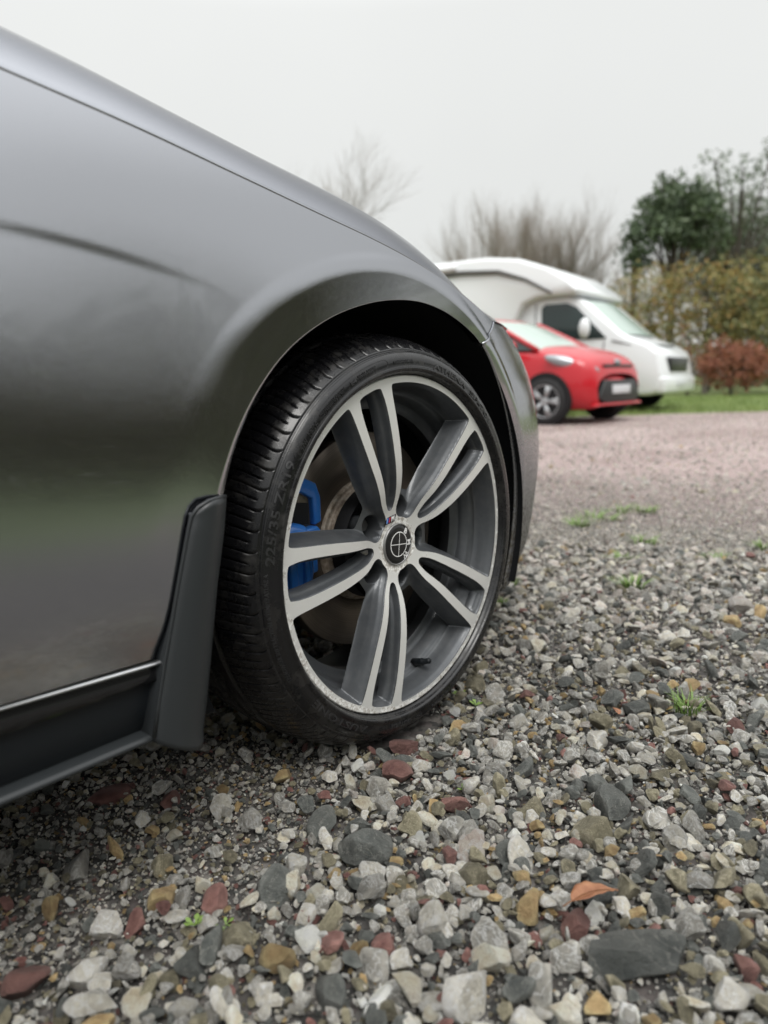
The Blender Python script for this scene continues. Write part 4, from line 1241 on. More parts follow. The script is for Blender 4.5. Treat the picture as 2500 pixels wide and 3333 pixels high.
for i, (x, y, L, W_, H_, tn, tl, mt, lab) in enumerate(BIG):
    dd = np.hypot(PT[:, 0] - x, PT[:, 1] - y)
    k &= ~((dd < (L + W_) * .19 + PT[:, 3] * .5) & (PT[:, 3] > .0045))
    me = stone_mesh('stone', 900 + i, 3, (L / 2 * 1.1, W_ / 2 * 1.1, H_ / 2 * 1.2), 12, .05)
    # texture space in stone units: keep the mesh at unit scale and scale the object
    for v in me.vertices: v.co /= (L / 2)
    me.materials.append(SM[mt]); me.polygons.foreach_set('use_smooth', [True] * len(me.polygons))
    me.set_sharp_from_angle(angle=R(26))
    o = bpy.data.objects.new('stone', me); COL.objects.link(o)
    o.matrix_basis = Matrix.Translation((x, y, H_ * .36)) @ Matrix.Rotation(R(tn), 4, 'Z') @ Matrix.Rotation(R(tl), 4, 'Y') @ Matrix.Rotation(R(tl * .6), 4, 'X') @ Matrix.Scale(L / 2, 4)
    smart(o, lab, 'stone', 'loose stones on the gravel yard')
PT = PT[k]

# the stones that show largest are parts of the yard; the rest is one scatter
d3 = np.stack([PT[:, 0] - CAM.x, PT[:, 1] - CAM.y, PT[:, 2] - CAM.z], 1)
dep_ = d3 @ np.array(fw); u_ = (d3 @ np.array(rt)) / dep_; v_ = (d3 @ np.array(up)) / dep_
vis = (dep_ > .1) & (np.abs(u_) < .54) & (np.abs(v_) < .72)
app = np.where(vis, PT[:, 3] / np.maximum(dep_, .1), 0)
order = np.argsort(-app)[:290]
lowres = {}
for i in order:
    x, y, z, s, T, r0, r1, r2 = PT[i]; T = int(T)
    if T not in lowres:
        m_ = stone_mesh('stone', 100 + T % NS + 20 * (T // NS), 3, [(1, .82, .58), (1, .7, .42), (1, .9, .7), (1, .62, .5), (1, .85, .38), (1, .75, .62), (1, .55, .36)][T % NS], 11)
        m_.materials.append(SM[T // NS]); m_.polygons.foreach_set('use_smooth', [True] * len(m_.polygons)); m_.set_sharp_from_angle(angle=R(24)); lowres[T] = m_
    o = bpy.data.objects.new('stone', lowres[T]); COL.objects.link(o); o.parent = ground
    o.matrix_basis = Matrix.Translation((x, y, z)) @ rot_m((r0, r1, r2)) @ Matrix.Scale(s, 4)
mask = np.ones(len(PT), bool); mask[order] = False
PS = PT[mask]
me = bpy.data.meshes.new('loose_gravel'); me.vertices.add(len(PS)); me.vertices.foreach_set('co', PS[:, :3].astype(np.float32).ravel())
a_ = me.attributes.new('kind_index', 'INT', 'POINT'); a_.data.foreach_set('value', PS[:, 4].astype(np.int32))
a_ = me.attributes.new('size', 'FLOAT', 'POINT'); a_.data.foreach_set('value', PS[:, 3].astype(np.float32))
a_ = me.attributes.new('turn', 'FLOAT_VECTOR', 'POINT'); a_.data.foreach_set('vector', PS[:, 5:8].astype(np.float32).ravel())
gravel = bpy.data.objects.new('loose_gravel', me); COL.objects.link(gravel)
smart(gravel, kind='stuff')
ng = bpy.data.node_groups.new('scatter', 'GeometryNodeTree')
ng.interface.new_socket('Geometry', in_out='INPUT', socket_type='NodeSocketGeometry'); ng.interface.new_socket('Geometry', in_out='OUTPUT', socket_type='NodeSocketGeometry')
gi = ng.nodes.new('NodeGroupInput'); go = ng.nodes.new('NodeGroupOutput')
mp_ = ng.nodes.new('GeometryNodeMeshToPoints'); iop = ng.nodes.new('GeometryNodeInstanceOnPoints'); ci = ng.nodes.new('GeometryNodeCollectionInfo')
ci.inputs['Collection'].default_value = src; ci.inputs['Separate Children'].default_value = True; ci.inputs['Reset Children'].default_value = True
def attr(nm, ty):
    n = ng.nodes.new('GeometryNodeInputNamedAttribute'); n.data_type = ty; n.inputs['Name'].default_value = nm; return n
a1, a2, a3 = attr('kind_index', 'INT'), attr('size', 'FLOAT'), attr('turn', 'FLOAT_VECTOR')
ng.links.new(gi.outputs[0], mp_.inputs[0]); ng.links.new(mp_.outputs[0], iop.inputs['Points']); ng.links.new(ci.outputs[0], iop.inputs['Instance'])
iop.inputs['Pick Instance'].default_value = True
ng.links.new(a1.outputs['Attribute'], iop.inputs['Instance Index'])
e2r = ng.nodes.new('FunctionNodeEulerToRotation'); ng.links.new(a3.outputs['Attribute'], e2r.inputs[0]); ng.links.new(e2r.outputs[0], iop.inputs['Rotation'])
cxyz = ng.nodes.new('ShaderNodeCombineXYZ')
for i_ in range(3): ng.links.new(a2.outputs['Attribute'], cxyz.inputs[i_])
ng.links.new(cxyz.outputs[0], iop.inputs['Scale']); ng.links.new(iop.outputs[0], go.inputs[0])
md = gravel.modifiers.new('scatter', 'NODES'); md.node_group = ng
print('STONES', len(PS))

# ------------------------------------------------------------------ small things on the gravel
blade_mat = new_mat('fresh_grass_blade', (.15, .24, .055), .55); blade_mat.node_tree.nodes['Principled BSDF'].inputs['Subsurface Weight'].default_value = .0
weed_mat = new_mat('weed_leaf', (.17, .26, .06), .5)
def tuft(x, y, r, h, n, label, mat=blade_mat, wid=.0016, name='grass_tuft'):
    n = int(n * 1.0); wid = wid * (1 if math.hypot(x - cx_, y - cy_) < 1.5 else 1.7)
    v = []; f = []
    for i in range(n):
        a = random.uniform(0, 6.28); q = random.uniform(0, 1)**.6; bx, by = x + r * q * math.cos(a) * .7, y + r * q * math.sin(a) * .7
        la = a + random.gauss(0, .6); hh = h * 1.15 * random.uniform(.5, 1.1); lean = r * random.uniform(.2, 1.1)
        px_, py_ = -math.sin(la) * wid, math.cos(la) * wid
        pr0 = None
        for j in range(4):
            s_ = j / 3; cx2 = bx + math.cos(la) * lean * s_**1.7; cy2 = by + math.sin(la) * lean * s_**1.7; cz = .006 + hh * (s_ - .25 * s_**2.5); ww = 1 - s_ * .9
            v.append((cx2 - px_ * ww, cy2 - py_ * ww, cz)); v.append((cx2 + px_ * ww, cy2 + py_ * ww, cz))
            if j: k_ = len(v); f.append((k_ - 4, k_ - 3, k_ - 1, k_ - 2))
    o = link(name, mesh(name, v, f), mat, smooth=False)
    smart(o, label, 'grass tuft' if name == 'grass_tuft' else 'weed', 'green tufts growing in the gravel')
    return o
tuft(.346, -.313, .032, .034, 70, 'bright green grass tuft growing in the gravel at the right, sharpest of the tufts')
TF = [(2.066, .401, .06, .035, 50, 'small blurred green tuft farthest away on the gravel'),
      (2.025, .501, .09, .03, 40, 'thin blurred green patch just left of the farthest tuft'),
      (1.816, .509, .10, .035, 60, 'wide blurred green patch in the middle of the far gravel tufts'),
      (1.653, .509, .06, .035, 60, 'blurred green tuft nearest to the bumper among the far tufts'),
      (1.494, .201, .05, .035, 50, 'blurred round tuft below the wide green patch'),
      (1.25, .171, .05, .025, 30, 'faint blurred tuft above the bright clump right of the bumper'),
      (.983, .04, .048, .04, 70, 'bright blurred green clump on the open gravel right of the bumper'),
      (1.423, -.053, .05, .02, 30, 'faint yellow green tuft on the gravel towards the right edge'),
      (1.644, -.129, .05, .03, 40, 'green tuft cut by the right edge of the picture'),
      (.811, .312, .035, .025, 30, 'yellow green tuft behind the bumper, close to its lower corner'),
      (.654, .24, .03, .02, 30, 'small green tuft showing between tyre and gravel at the right of the wheel')]
for a in TF: tuft(*a)
def weed(x, y, s, label, n=7):
    v = []; f = []
    for i in range(n):
        a = i * 2.4 + random.uniform(-.3, .3); L = s * random.uniform(.6, 1.1); z0 = .012 + random.uniform(0, .006)
        d = Vector((math.cos(a), math.sin(a), random.uniform(.2, .6))).normalized(); p = Vector((-math.sin(a), math.cos(a), 0))
        row = []
        for q, w_ in ((0, .05), (.45, .08), (.7, .22), (.88, .16), (1, .02)):
            c = Vector((x, y, z0)) + d * L * q
            row += [len(v), len(v) + 1]; v += [c - p * L * w_, c + p * L * w_]
        for j in range(4): f.append((row[2*j], row[2*j+1], row[2*j+3], row[2*j+2]))
    o = link('weed', mesh('weed', v, f), weed_mat, smooth=False); smart(o, label, 'weed', 'small weeds between the stones')
weed(-.464, -.084, .015, 'bright green weed sprig between blurred stones, lower left')
weed(-.445, -.110, .010, 'tiny green weed leaves to the right of the lower left sprig', 5)
weed(-.085, -.160, .014, 'tiny green seedling between stones, below the tyre and right of the purple wedge', 6)
weed(.137, -.032, .018, 'green weed sprouting beside the foot of the tyre', 7)
weed(.150, .015, .016, 'small weed close under the tyre edge, behind the other sprout', 6)

# fallen leaf
leaf_mat = new_mat('dead_leaf_brown', (.30, .115, .045), .5)
mix_noise(leaf_mat, (.22, .085, .04), (.36, .17, .085), 60, .35, .65, 4)
L = .068; P = np.zeros((21, 9, 3))
for i in range(21):
    s_ = i / 20; hw_ = .0150 * math.sin(math.pi * s_**.85)**.8 + .0003
    for j in range(9):
        q = (j - 4) / 4
        P[i, j] = ((s_ - .5) * L, q * hw_, .004 * abs(q)**1.3 * math.sin(math.pi * s_) + .0045 * math.sin(s_ * 3.4 + .3) - .0006 * (1 if j == 4 else 0) + .0006 * math.sin(s_ * 26) * abs(q))
leaf = empty('fallen_leaf', (-.192, -.394, .037), R(-16))
leaf.matrix_basis = leaf.matrix_basis @ Matrix.Rotation(R(-14), 4, 'X') @ Matrix.Rotation(R(10), 4, 'Y')
smart(leaf, 'curled orange brown dead leaf lying on the stones behind the slate slab', 'leaf')
def local(name, me, mat, parent, smooth=True):
    o = bpy.data.objects.new(name, me); COL.objects.link(o); o.parent = parent
    if len(me.materials) == 0 and mat is not None: me.materials.append(mat)
    me.polygons.foreach_set('use_smooth', [smooth] * len(me.polygons)); return o
lb = local('blade', grid_mesh('blade', P), leaf_mat, leaf)
sm = lb.modifiers.new('t', 'SOLIDIFY'); sm.thickness = .0004
local('leaf_stalk', tube_mesh('leaf_stalk', [((s_ - .5) * L * 1.0, 0, .0045 * math.sin(s_ * 3.4 + .3) + .0002) for s_ in np.linspace(-.18, .98, 20)], [.0007] * 8 + [.0005] * 12, 6), new_mat('leaf_vein', (.20, .09, .04), .6), leaf)
tw = link('twig', tube_mesh('twig', [(-.068, -.418, .022), (-.074, -.405, .020), (-.082, -.399, .024), (-.088, -.384, .021)], [.0011, .001, .0008, .0005], 6), new_mat('twig_bark', (.25, .17, .09), .7))
smart(tw, 'thin bent brown twig on the stones above the brown leaf', 'twig')
lf2 = link('fallen_leaf', grid_mesh('fallen_leaf', P * .42), leaf_mat); lf2.matrix_basis = Matrix.Translation((.262, -.225, .014)) @ Matrix.Rotation(.7, 4, 'Z') @ Matrix.Rotation(.3, 4, 'X')
smart(lf2, 'tiny orange dead leaf flat on the gravel left of the grass tuft', 'leaf')

# ------------------------------------------------------------------ parked vehicles
def bearing(px, dist):
    """ground point at a bearing (column of the 2500 px wide photograph) and distance from the camera"""
    a = AX - math.atan((px - 1250) / 2313.0)
    return cx_ + dist * math.cos(a), cy_ + dist * math.sin(a)

def part(name, me, mat, parent, smooth=True, sub_=0):
    o = local(name, me, mat, parent, smooth)
    if sub_:
        m_ = o.modifiers.new('s', 'SUBSURF'); m_.levels = sub_; m_.render_levels = sub_
    return o
def loft(name, rows):
    """rows: list of half sections (x, [(y,z)...]) mirrored to a closed-over shell"""
    P = []
    for x, sec in rows:
        P.append([(x if not isinstance(x, (list, tuple)) else x[i], y, z) for i, (y, z) in enumerate(sec)] + [(x if not isinstance(x, (list, tuple)) else x[i], -y, z) for i, (y, z) in list(enumerate(sec))[::-1][1:]])
    return fix_normals(grid_mesh(name, np.array(P, float)))

red_paint = new_mat('bright_red_paint', (.50, .006, .016), .35, 0, .6)
veh_glass = new_mat('pale_vehicle_glass', (.42, .52, .47), .12, 0, 0); veh_glass.node_tree.nodes['Principled BSDF'].inputs['Specular IOR Level'].default_value = 1.0
dk_glass = new_mat('dark_vehicle_glass', (.03, .045, .045), .06)
lamp_glass = new_mat('headlamp_glass', (.36, .38, .40), .12, .4)
tyre_far = new_mat('parked_car_tyre', (.015, .015, .016), .7)
alloy_far = new_mat('silver_alloy', (.42, .43, .44), .35, .6)
white_plate = new_mat('white_number_plate', (.62, .64, .66), .4)
grille_blk = new_mat('black_grille', (.015, .016, .017), .4)

hx, hy = 7.07, 3.53
hatch = empty('red_hatchback', (0, 0, 0)); HH = R(-92)
# local frame: front axle at the origin side; x forward, y left
fwx = Vector((math.cos(HH), math.sin(HH), 0)); lfx = Vector((-math.sin(HH), math.cos(HH), 0))
org = Vector((hx, hy, 0)) - fwx * 1.18 * .93 + lfx * .82 * .93
hatch.matrix_basis = Matrix.Translation(org) @ Matrix.Rotation(HH, 4, 'Z') @ Matrix.Scale(.93, 4)
smart(hatch, 'bright red hatchback parked at the yard edge in front of the white motorhome', 'car')
def sec(w, z0, belt, top, c=.62):
    return [(w * .80, z0), (w * .94, z0 + .06), (w, z0 + .24), (w * 1.0, (z0 + belt) / 2 + .06), (w * .965, belt - .07), (w * .90, belt), (w * c, top - .015), (w * .3, top), (0, top + .004)]
rows = [(1.97, sec(.62, .24, .56, .64)), (1.95, sec(.66, .22, .66, .74)), (1.86, sec(.75, .20, .77, .85)), (1.70, sec(.81, .19, .85, .92)), (1.45, sec(.85, .19, .91, .98)),
        (1.15, sec(.86, .19, .95, 1.03)), (.95, sec(.86, .19, .955, 1.03)), (.75, sec(.86, .19, .97, 1.03)), (0, sec(.86, .19, .99, .99)), (-.9, sec(.86, .19, 1.02, 1.02)), (-1.5, sec(.85, .20, 1.06, 1.06)),
        (-1.85, sec(.80, .24, 1.07, 1.07)), (-1.98, sec(.72, .30, 1.0, 1.0))]
rows = [(1.18 + (x - 1.18) * .76 if x > 1.18 else x, q) for x, q in rows]
part('body', loft('body', rows), red_paint, hatch, True, 2)
part('front_panel', ellipsoid('front_panel', (1.45, 0, .46), (.36, .66, .25)), red_paint, hatch)
def cabin_ring(z, xf, xr, w): return (z, xf, xr, w)
# cabin: windscreen, side windows, roof
fr = [(1.08, .78, .975), (.78, .745, 1.14), (.46, .69, 1.31), (.26, .64, 1.395)]
part('windscreen', grid_mesh('windscreen', np.array([[(x - .10 * abs(q)**2, w_ * q, z) for q in np.linspace(-1, 1, 13)] for x, w_, z in fr])), veh_glass, hatch)
rb = [(.26, .64, 1.395), (.12, .63, 1.44), (-.3, .62, 1.475), (-.9, .60, 1.46), (-1.4, .57, 1.40), (-1.55, .56, 1.36)]
part('roof', grid_mesh('roof', np.array([[(x - .10 * abs(q)**2, w_ * 1.02 * q, z - .035 * abs(q)**4) for q in np.linspace(-1, 1, 13)] for x, w_, z in rb])), red_paint, hatch)
part('rear_window', grid_mesh('rear_window', np.array([[(-1.55 - .38 * k / 4, .56 * q * (1 + .2 * k / 4), 1.36 - .36 * k / 4) for q in np.linspace(-1, 1, 7)] for k in range(5)])), dk_glass, hatch)
for s_ in (-1, 1):
    P = []
    for k in range(15):
        q = k / 14; xb = .97 - 2.75 * q; xt = .14 - 1.62 * q
        P.append([(xb + (xt - xb) * u, s_ * (.80 - .17 * u - .01 * q), (.965 + .09 * q) + (1.375 - .965 - .09 * q + .03 * math.sin(math.pi * q)) * u) for u in (0, .5, 1)])
    part('side_window', fix_normals(grid_mesh('side_window', np.array(P))), dk_glass, hatch)
    for a_, b_ in (((1.02, .795, .965), (.16, .64, 1.40)), ((-.10, .815, .985), (-.28, .64, 1.43)), ((-1.60, .79, 1.05), (-1.42, .60, 1.39))):
        part('window_pillar', tube_mesh('window_pillar', [(a_[0], s_ * a_[1], a_[2]), ((a_[0] + b_[0]) / 2, s_ * ((a_[1] + b_[1]) / 2 + .012), (a_[2] + b_[2]) / 2), (b_[0], s_ * b_[1], b_[2])], .032, 8), red_paint if a_[0] != -.10 else grille_blk, hatch)
    part('door_mirror', ellipsoid('door_mirror', (.72, s_ * .98, 1.02), (.07, .12, .075)), red_paint, hatch)
    hl = part('headlight', ellipsoid('headlight', (0, 0, 0), (.36, .085, .082)), lamp_glass, hatch)
    hl.matrix_basis = Matrix.Translation((1.47, s_ * .715, .77)) @ Matrix.Rotation(s_ * R(-33), 4, 'Z') @ Matrix.Rotation(R(16), 4, 'Y')
    part('fog_lamp', ellipsoid('fog_lamp', (1.63, s_ * .60, .39), (.08, .10, .06)), grille_blk, hatch)
    for wx in (1.18, -1.30):
        bm = bmesh.new()
        bmesh.ops.create_cone(bm, cap_ends=True, segments=40, radius1=.345, radius2=.345, depth=.1, matrix=Matrix.Translation((wx, s_ * .825, .33)) @ Matrix.Rotation(math.pi / 2, 4, 'X'))
        part('wheel_arch', bm_mesh('wheel_arch', bm), dark_mat, hatch, False)
        def tor(nm, prof, n=48):
            P = np.zeros((n, len(prof), 3))
            for i in range(n):
                a = 2 * math.pi * i / n
                for j, (r_, y_) in enumerate(prof): P[i, j] = (wx + r_ * math.sin(a), s_ * (.70 + y_), .305 + r_ * math.cos(a))
            return fix_normals(grid_mesh(nm, P, closed_u=True))
        ww = part('wheel', tor('wheel', [(.20, 0), (.29, .0), (.305, .03), (.305, .15), (.285, .185), (.225, .192), (.205, .18)]), tyre_far, hatch)
        part('wheel_rim', tor('wheel_rim', [(.215, .185), (.205, .19), (.195, .15), (.19, .10)]), alloy_far, ww)
        for k in range(5):
            a = 2 * math.pi * k / 5 + .3
            for da in (-.13, .13):
                p0 = (wx + .05 * math.sin(a), s_ * .875, .305 + .05 * math.cos(a)); p1 = (wx + .20 * math.sin(a + da), s_ * .878, .305 + .20 * math.cos(a + da))
                part('spoke', tube_mesh('spoke', [p0, p1], [.024, .020], 6), alloy_far, ww)
        part('hub_cap', ellipsoid('hub_cap', (wx, s_ * .875, .305), (.055, .018, .055), None, 16, 8), alloy_far, ww)
part('lower_grille', prism_mesh('lower_grille', [(-.60, .34), (-.44, .56), (.44, .56), (.60, .34), (.46, .27), (-.46, .27)], 1.68, 1.81, .012, 'X'), grille_blk, hatch)
part('upper_grille', box_mesh('upper_grille', (1.72, -.42, .72), (1.775, .42, .76), .01), grille_blk, hatch)
part('number_plate', box_mesh('number_plate', (1.81, -.26, .385), (1.825, .26, .495), .004), white_plate, hatch)
part('badge', ellipsoid('badge', (1.745, 0, .79), (.03, .085, .038)), lamp_glass, hatch)
part('bumper_splitter', prism_mesh('bumper_splitter', [(-.66, .235), (-.62, .265), (.62, .265), (.66, .235)], 1.62, 1.82, .01, 'X'), red_paint, hatch)
part('sill', box_mesh('sill', (-.95, -.86, .17), (.85, .86, .25), .02), grille_blk, hatch)

white_gel = new_mat('white_motorhome_shell', (.80, .83, .84), .28, 0, .5)
grey_band = new_mat('grey_band', (.10, .095, .09), .5)
mh = empty('white_motorhome', (0, 0, 0)); MHH = R(-85)
fwm = Vector((math.cos(MHH), math.sin(MHH), 0)); lfm = Vector((-math.sin(MHH), math.cos(MHH), 0))
mp0 = Vector((10.30, 4.15, 0))          # nearside front wheel
orgm = mp0 - fwm * 2.45 + lfm * .90
mh.matrix_basis = Matrix.Translation(orgm) @ Matrix.Rotation(MHH, 4, 'Z') @ Matrix.Diagonal((1, 1, .93, 1))
smart(mh, 'white coachbuilt motorhome with sloping cab parked behind the red hatchback', 'motorhome')
side_prof = [(-4.9, .38), (-4.9, 2.55), (-4.7, 2.72), (-.6, 2.80), (.35, 2.79), (.95, 2.70), (1.45, 2.50), (1.82, 2.26), (2.02, 2.06), (1.94, 1.99), (1.3, 1.99), (1.05, 1.90), (.90, 1.60), (.88, .38)]
P = part('coach_body', prism_mesh('coach_body', side_prof, -1.14, 1.14, .07, 'Y', 3), white_gel, mh)
cabp = [(.45, .32), (.45, 2.0), (1.75, 2.0), (2.0, 1.92), (2.62, 1.33), (2.72, 1.26), (3.05, 1.12), (3.22, .98), (3.28, .62), (3.27, .34), (3.1, .27)]
part('cab', prism_mesh('cab', cabp, -.98, .98, .07, 'Y', 3), white_gel, mh)
def slope(x0, z0, x1, z1, w0, w1, lift, n=9):
    nx_, nz_ = (z0 - z1), (x1 - x0); L_ = math.hypot(nx_, nz_); nx_, nz_ = nx_ / L_, nz_ / L_
    return np.array([[(x0 + (x1 - x0) * i / 5 + nx_ * lift - .10 * q * q, (w0 + (w1 - w0) * i / 5) * q, z0 + (z1 - z0) * i / 5 + nz_ * lift) for q in np.linspace(-1, 1, n)] for i in range(6)])
part('windscreen', fix_normals(grid_mesh('windscreen', slope(2.05, 1.88, 2.70, 1.27, .80, .95, .05))), veh_glass, mh)
part('bonnet', fix_normals(grid_mesh('bonnet', slope(2.68, 1.28, 3.12, 1.10, .88, .72, .02))), white_gel, mh)
for s_ in (-1, 1):
    part('cab_window', prism_mesh('cab_window', [(1.32, 1.24), (1.32, 1.82), (1.38, 1.88), (1.75, 1.88), (1.92, 1.80), (2.42, 1.24)], s_ * .97, s_ * .995, .008), dk_glass, mh)
    part('door_mirror', ellipsoid('door_mirror', (2.12, s_ * 1.17, 1.42), (.09, .09, .17)), white_gel, mh)
    part('mirror_arm', tube_mesh('mirror_arm', [(2.12, s_ * .97, 1.34), (2.12, s_ * 1.12, 1.38)], .03, 6), grille_blk, mh)
    hl = part('headlight', ellipsoid('headlight', (0, 0, 0), (.25, .10, .13)), lamp_glass, mh); hl.matrix_basis = Matrix.Translation((2.98, s_ * .84, .96)) @ Matrix.Rotation(s_ * R(-30), 4, 'Z') @ Matrix.Rotation(R(35), 4, 'Y')
    part('fog_lamp', ellipsoid('fog_lamp', (3.24, s_ * .78, .50), (.05, .09, .06)), grille_blk, mh)
    for wx in (2.45, -2.3):
        bm = bmesh.new(); bmesh.ops.create_cone(bm, cap_ends=True, segments=40, radius1=.40, radius2=.40, depth=.2, matrix=Matrix.Translation((wx, s_ * .90, .38)) @ Matrix.Rotation(math.pi / 2, 4, 'X'))
        part('wheel_arch', bm_mesh('wheel_arch', bm), dark_mat, mh, False)
        bm = bmesh.new(); bmesh.ops.create_cone(bm, cap_ends=True, segments=40, radius1=.34, radius2=.34, depth=.22, matrix=Matrix.Translation((wx, s_ * .91, .34)) @ Matrix.Rotation(math.pi / 2, 4, 'X'))
        bmesh.ops.bevel(bm, geom=list(bm.edges), offset=.02, segments=2, affect='EDGES')
        ww = part('wheel', bm_mesh('wheel', bm), tyre_far, mh, False)
        part('wheel_trim', ellipsoid('wheel_trim', (wx, s_ * 1.01, .34), (.21, .03, .21)), alloy_far, ww)
    part('roof_awning', tube_mesh('roof_awning', [(-4.4, s_ * 1.16, 2.62), (-.2, s_ * 1.16, 2.66)], .07, 10), white_gel, mh)
    part('awning_dark_stripe', tube_mesh('awning_dark_stripe', [(-4.4, s_ * 1.15, 2.50), (-.9, s_ * 1.15, 2.54), (-.1, s_ * 1.15, 2.56), (.6, s_ * 1.15, 2.50), (1.1, s_ * 1.15, 2.32), (1.55, s_ * 1.15, 2.05)], [.04, .045, .05, .045, .03, .02], 8), grey_band, mh)  # dark grey stripe following the roof edge and overcab
    part('coach_window', prism_mesh('coach_window', [(-1.9, 1.45), (-1.9, 1.95), (-1.2, 1.95), (-1.2, 1.45)], s_ * 1.13, s_ * 1.15, .006), dk_glass, mh)
    part('side_skirt_panel', box_mesh('side_skirt_panel', (-4.6, s_ * 1.10 - .03, .30), (.5, s_ * 1.10 + .03, .42), .01), white_gel, mh)
part('front_grille', prism_mesh('front_grille', [(-.50, .66), (-.58, .90), (.58, .90), (.50, .66)], 3.2, 3.30, .012, 'X'), grille_blk, mh)
part('bumper', prism_mesh('bumper', [(-.96, .30), (-.98, .58), (.98, .58), (.96, .30)], 2.98, 3.33, .05, 'X', 3), white_gel, mh)
part('bonnet_crease', tube_mesh('bonnet_crease', [(2.5, -.985, 1.20), (2.95, -.96, 1.06), (3.14, -.90, .88)], .014, 6), grey_band, mh)
part('skylight', prism_mesh('skylight', [(.80, 2.70), (.84, 2.75), (1.42, 2.47), (1.40, 2.42)], -.42, .42, .01), dk_glass, mh)
part('number_plate', box_mesh('number_plate', (3.32, -.26, .40), (3.34, .26, .51), .003), white_plate, mh)

for s_ in (-1, 1):
    part('door_seam', tube_mesh('door_seam', [(1.22, s_ * .985, 1.90), (1.20, s_ * .985, 1.2), (1.22, s_ * .985, .45), (2.1, s_ * .985, .42), (2.35, s_ * .985, .9), (2.38, s_ * .985, 1.2)], .008, 5), grille_blk, mh)
    part('door_handle', box_mesh('door_handle', (1.30, s_ * 1.0 - .015, 1.02), (1.46, s_ * 1.0 + .015, 1.06), .006), grille_blk, mh)
    part('door_seam', tube_mesh('door_seam', [(.70, s_ * .855, .96), (.78, s_ * .872, .6), (.70, s_ * .85, .27)], .006, 5), grille_blk, hatch)
    part('door_seam', tube_mesh('door_seam', [(-.30, s_ * .84, .98), (-.28, s_ * .872, .6), (-.30, s_ * .85, .27)], .006, 5), grille_blk, hatch)
    part('door_handle', box_mesh('door_handle', (-.20, s_ * .87 - .012, .82), (-.02, s_ * .87 + .012, .85), .006), red_paint, hatch)

# ------------------------------------------------------------------ trees, bushes, hedge
bark_grey = new_mat('grey_bark', (.17, .155, .13), .9); bark_dark = new_mat('dark_bark', (.055, .045, .035), .9); twig_brown = new_mat('brown_twigs', (.24, .20, .165), .9)
def leaf_m(nm, c1, c2, rough=.6):
    m_ = new_mat(nm, c1, rough); mix_noise(m_, c1, c2, 1.7, .38, .62, 3); return m_
pine_a = leaf_m('dark_evergreen_foliage', (.05, .08, .04), (.10, .145, .07)); pine_b = leaf_m('grey_green_foliage', (.10, .135, .08), (.15, .19, .11))
olive_a = leaf_m('olive_leaf', (.24, .21, .07), (.34, .29, .10)); olive_b = leaf_m('dull_green_leaf', (.15, .18, .075), (.23, .25, .11)); rust_a = leaf_m('russet_leaf', (.22, .07, .04), (.31, .12, .065)); ochre_a = leaf_m('ochre_leaf', (.26, .15, .035), (.34, .20, .05))

class TB:
    def __init__(s): s.v = []; s.f = []
    def seg(s, a, b_, ra, rb, n=5):
        t_ = (b_ - a)
        if t_.length < 1e-5: return
        t_ = t_.normalized(); x = (Vector((0, 0, 1)) if abs(t_.z) < .9 else Vector((1, 0, 0))).cross(t_).normalized(); y = t_.cross(x); k0 = len(s.v)
        for c, r_ in ((a, ra), (b_, rb)):
            for i in range(n):
                q = 2 * math.pi * i / n; s.v.append(c + (x * math.cos(q) + y * math.sin(q)) * r_)
        for i in range(n): s.f.append((k0 + i, k0 + (i + 1) % n, k0 + n + (i + 1) % n, k0 + n + i))
def grow(tb, twigs, p, d, L, r, depth, spread, upb, tips, rg):
    n = 3; q = p; dd = d.copy()
    for i in range(n):
        dd = (dd + Vector((rg.gauss(0, .10), rg.gauss(0, .10), rg.gauss(0, .06) + upb))).normalized()
        nq = q + dd * L / n; (tb if depth > 1 else twigs).seg(q, nq, r * (1 - .22 * i), r * (1 - .22 * (i + 1)), 5 if depth > 1 else 3); q = nq
        if depth > 0 and i >= 0:
            for _ in range(rg.choice((1, 2)) if i < n - 1 else 2):
                a = Vector((rg.gauss(0, 1), rg.gauss(0, 1), rg.gauss(0, .5))); nd = (dd + a.normalized() * spread).normalized()
                grow(tb, twigs, q, nd, L * rg.uniform(.55, .75), r * .5, depth - 1, spread, upb, tips, rg)
    if depth <= 1: tips.append(q)
def add_tb(name, tb, mat, parent):
    return part(name, mesh(name, tb.v, tb.f), mat, parent, False) if tb.f else None
def leaves(name, pts, size, n_each, spread, mats, parent, rg, stuff=True, flat=.7):
    n = len(pts) * n_each
    P0 = np.repeat(np.array([p[:] for p in pts]), n_each, 0) + rg.normal(0, spread, (n, 3)) * np.array([1, 1, flat])
    a = rg.normal(size=(n, 3)); a /= np.linalg.norm(a, axis=1)[:, None]; b2 = np.cross(a, rg.normal(size=(n, 3))); b2 /= np.linalg.norm(b2, axis=1)[:, None]
    s_ = size * rg.uniform(.5, 1.3, (n, 1))
    V = np.stack([P0 - a * s_, P0 + b2 * s_ * .45, P0 + a * s_, P0 - b2 * s_ * .45], 1).reshape(-1, 3); F = np.arange(n * 4).reshape(-1, 4)
    me = np_mesh(name, V, F)
    for m_ in mats: me.materials.append(m_)
    me.polygons.foreach_set('material_index', rg.choice(len(mats), len(me.polygons), p=None).astype(np.int32))
    o = local(name, me, None, parent, False)
    return o
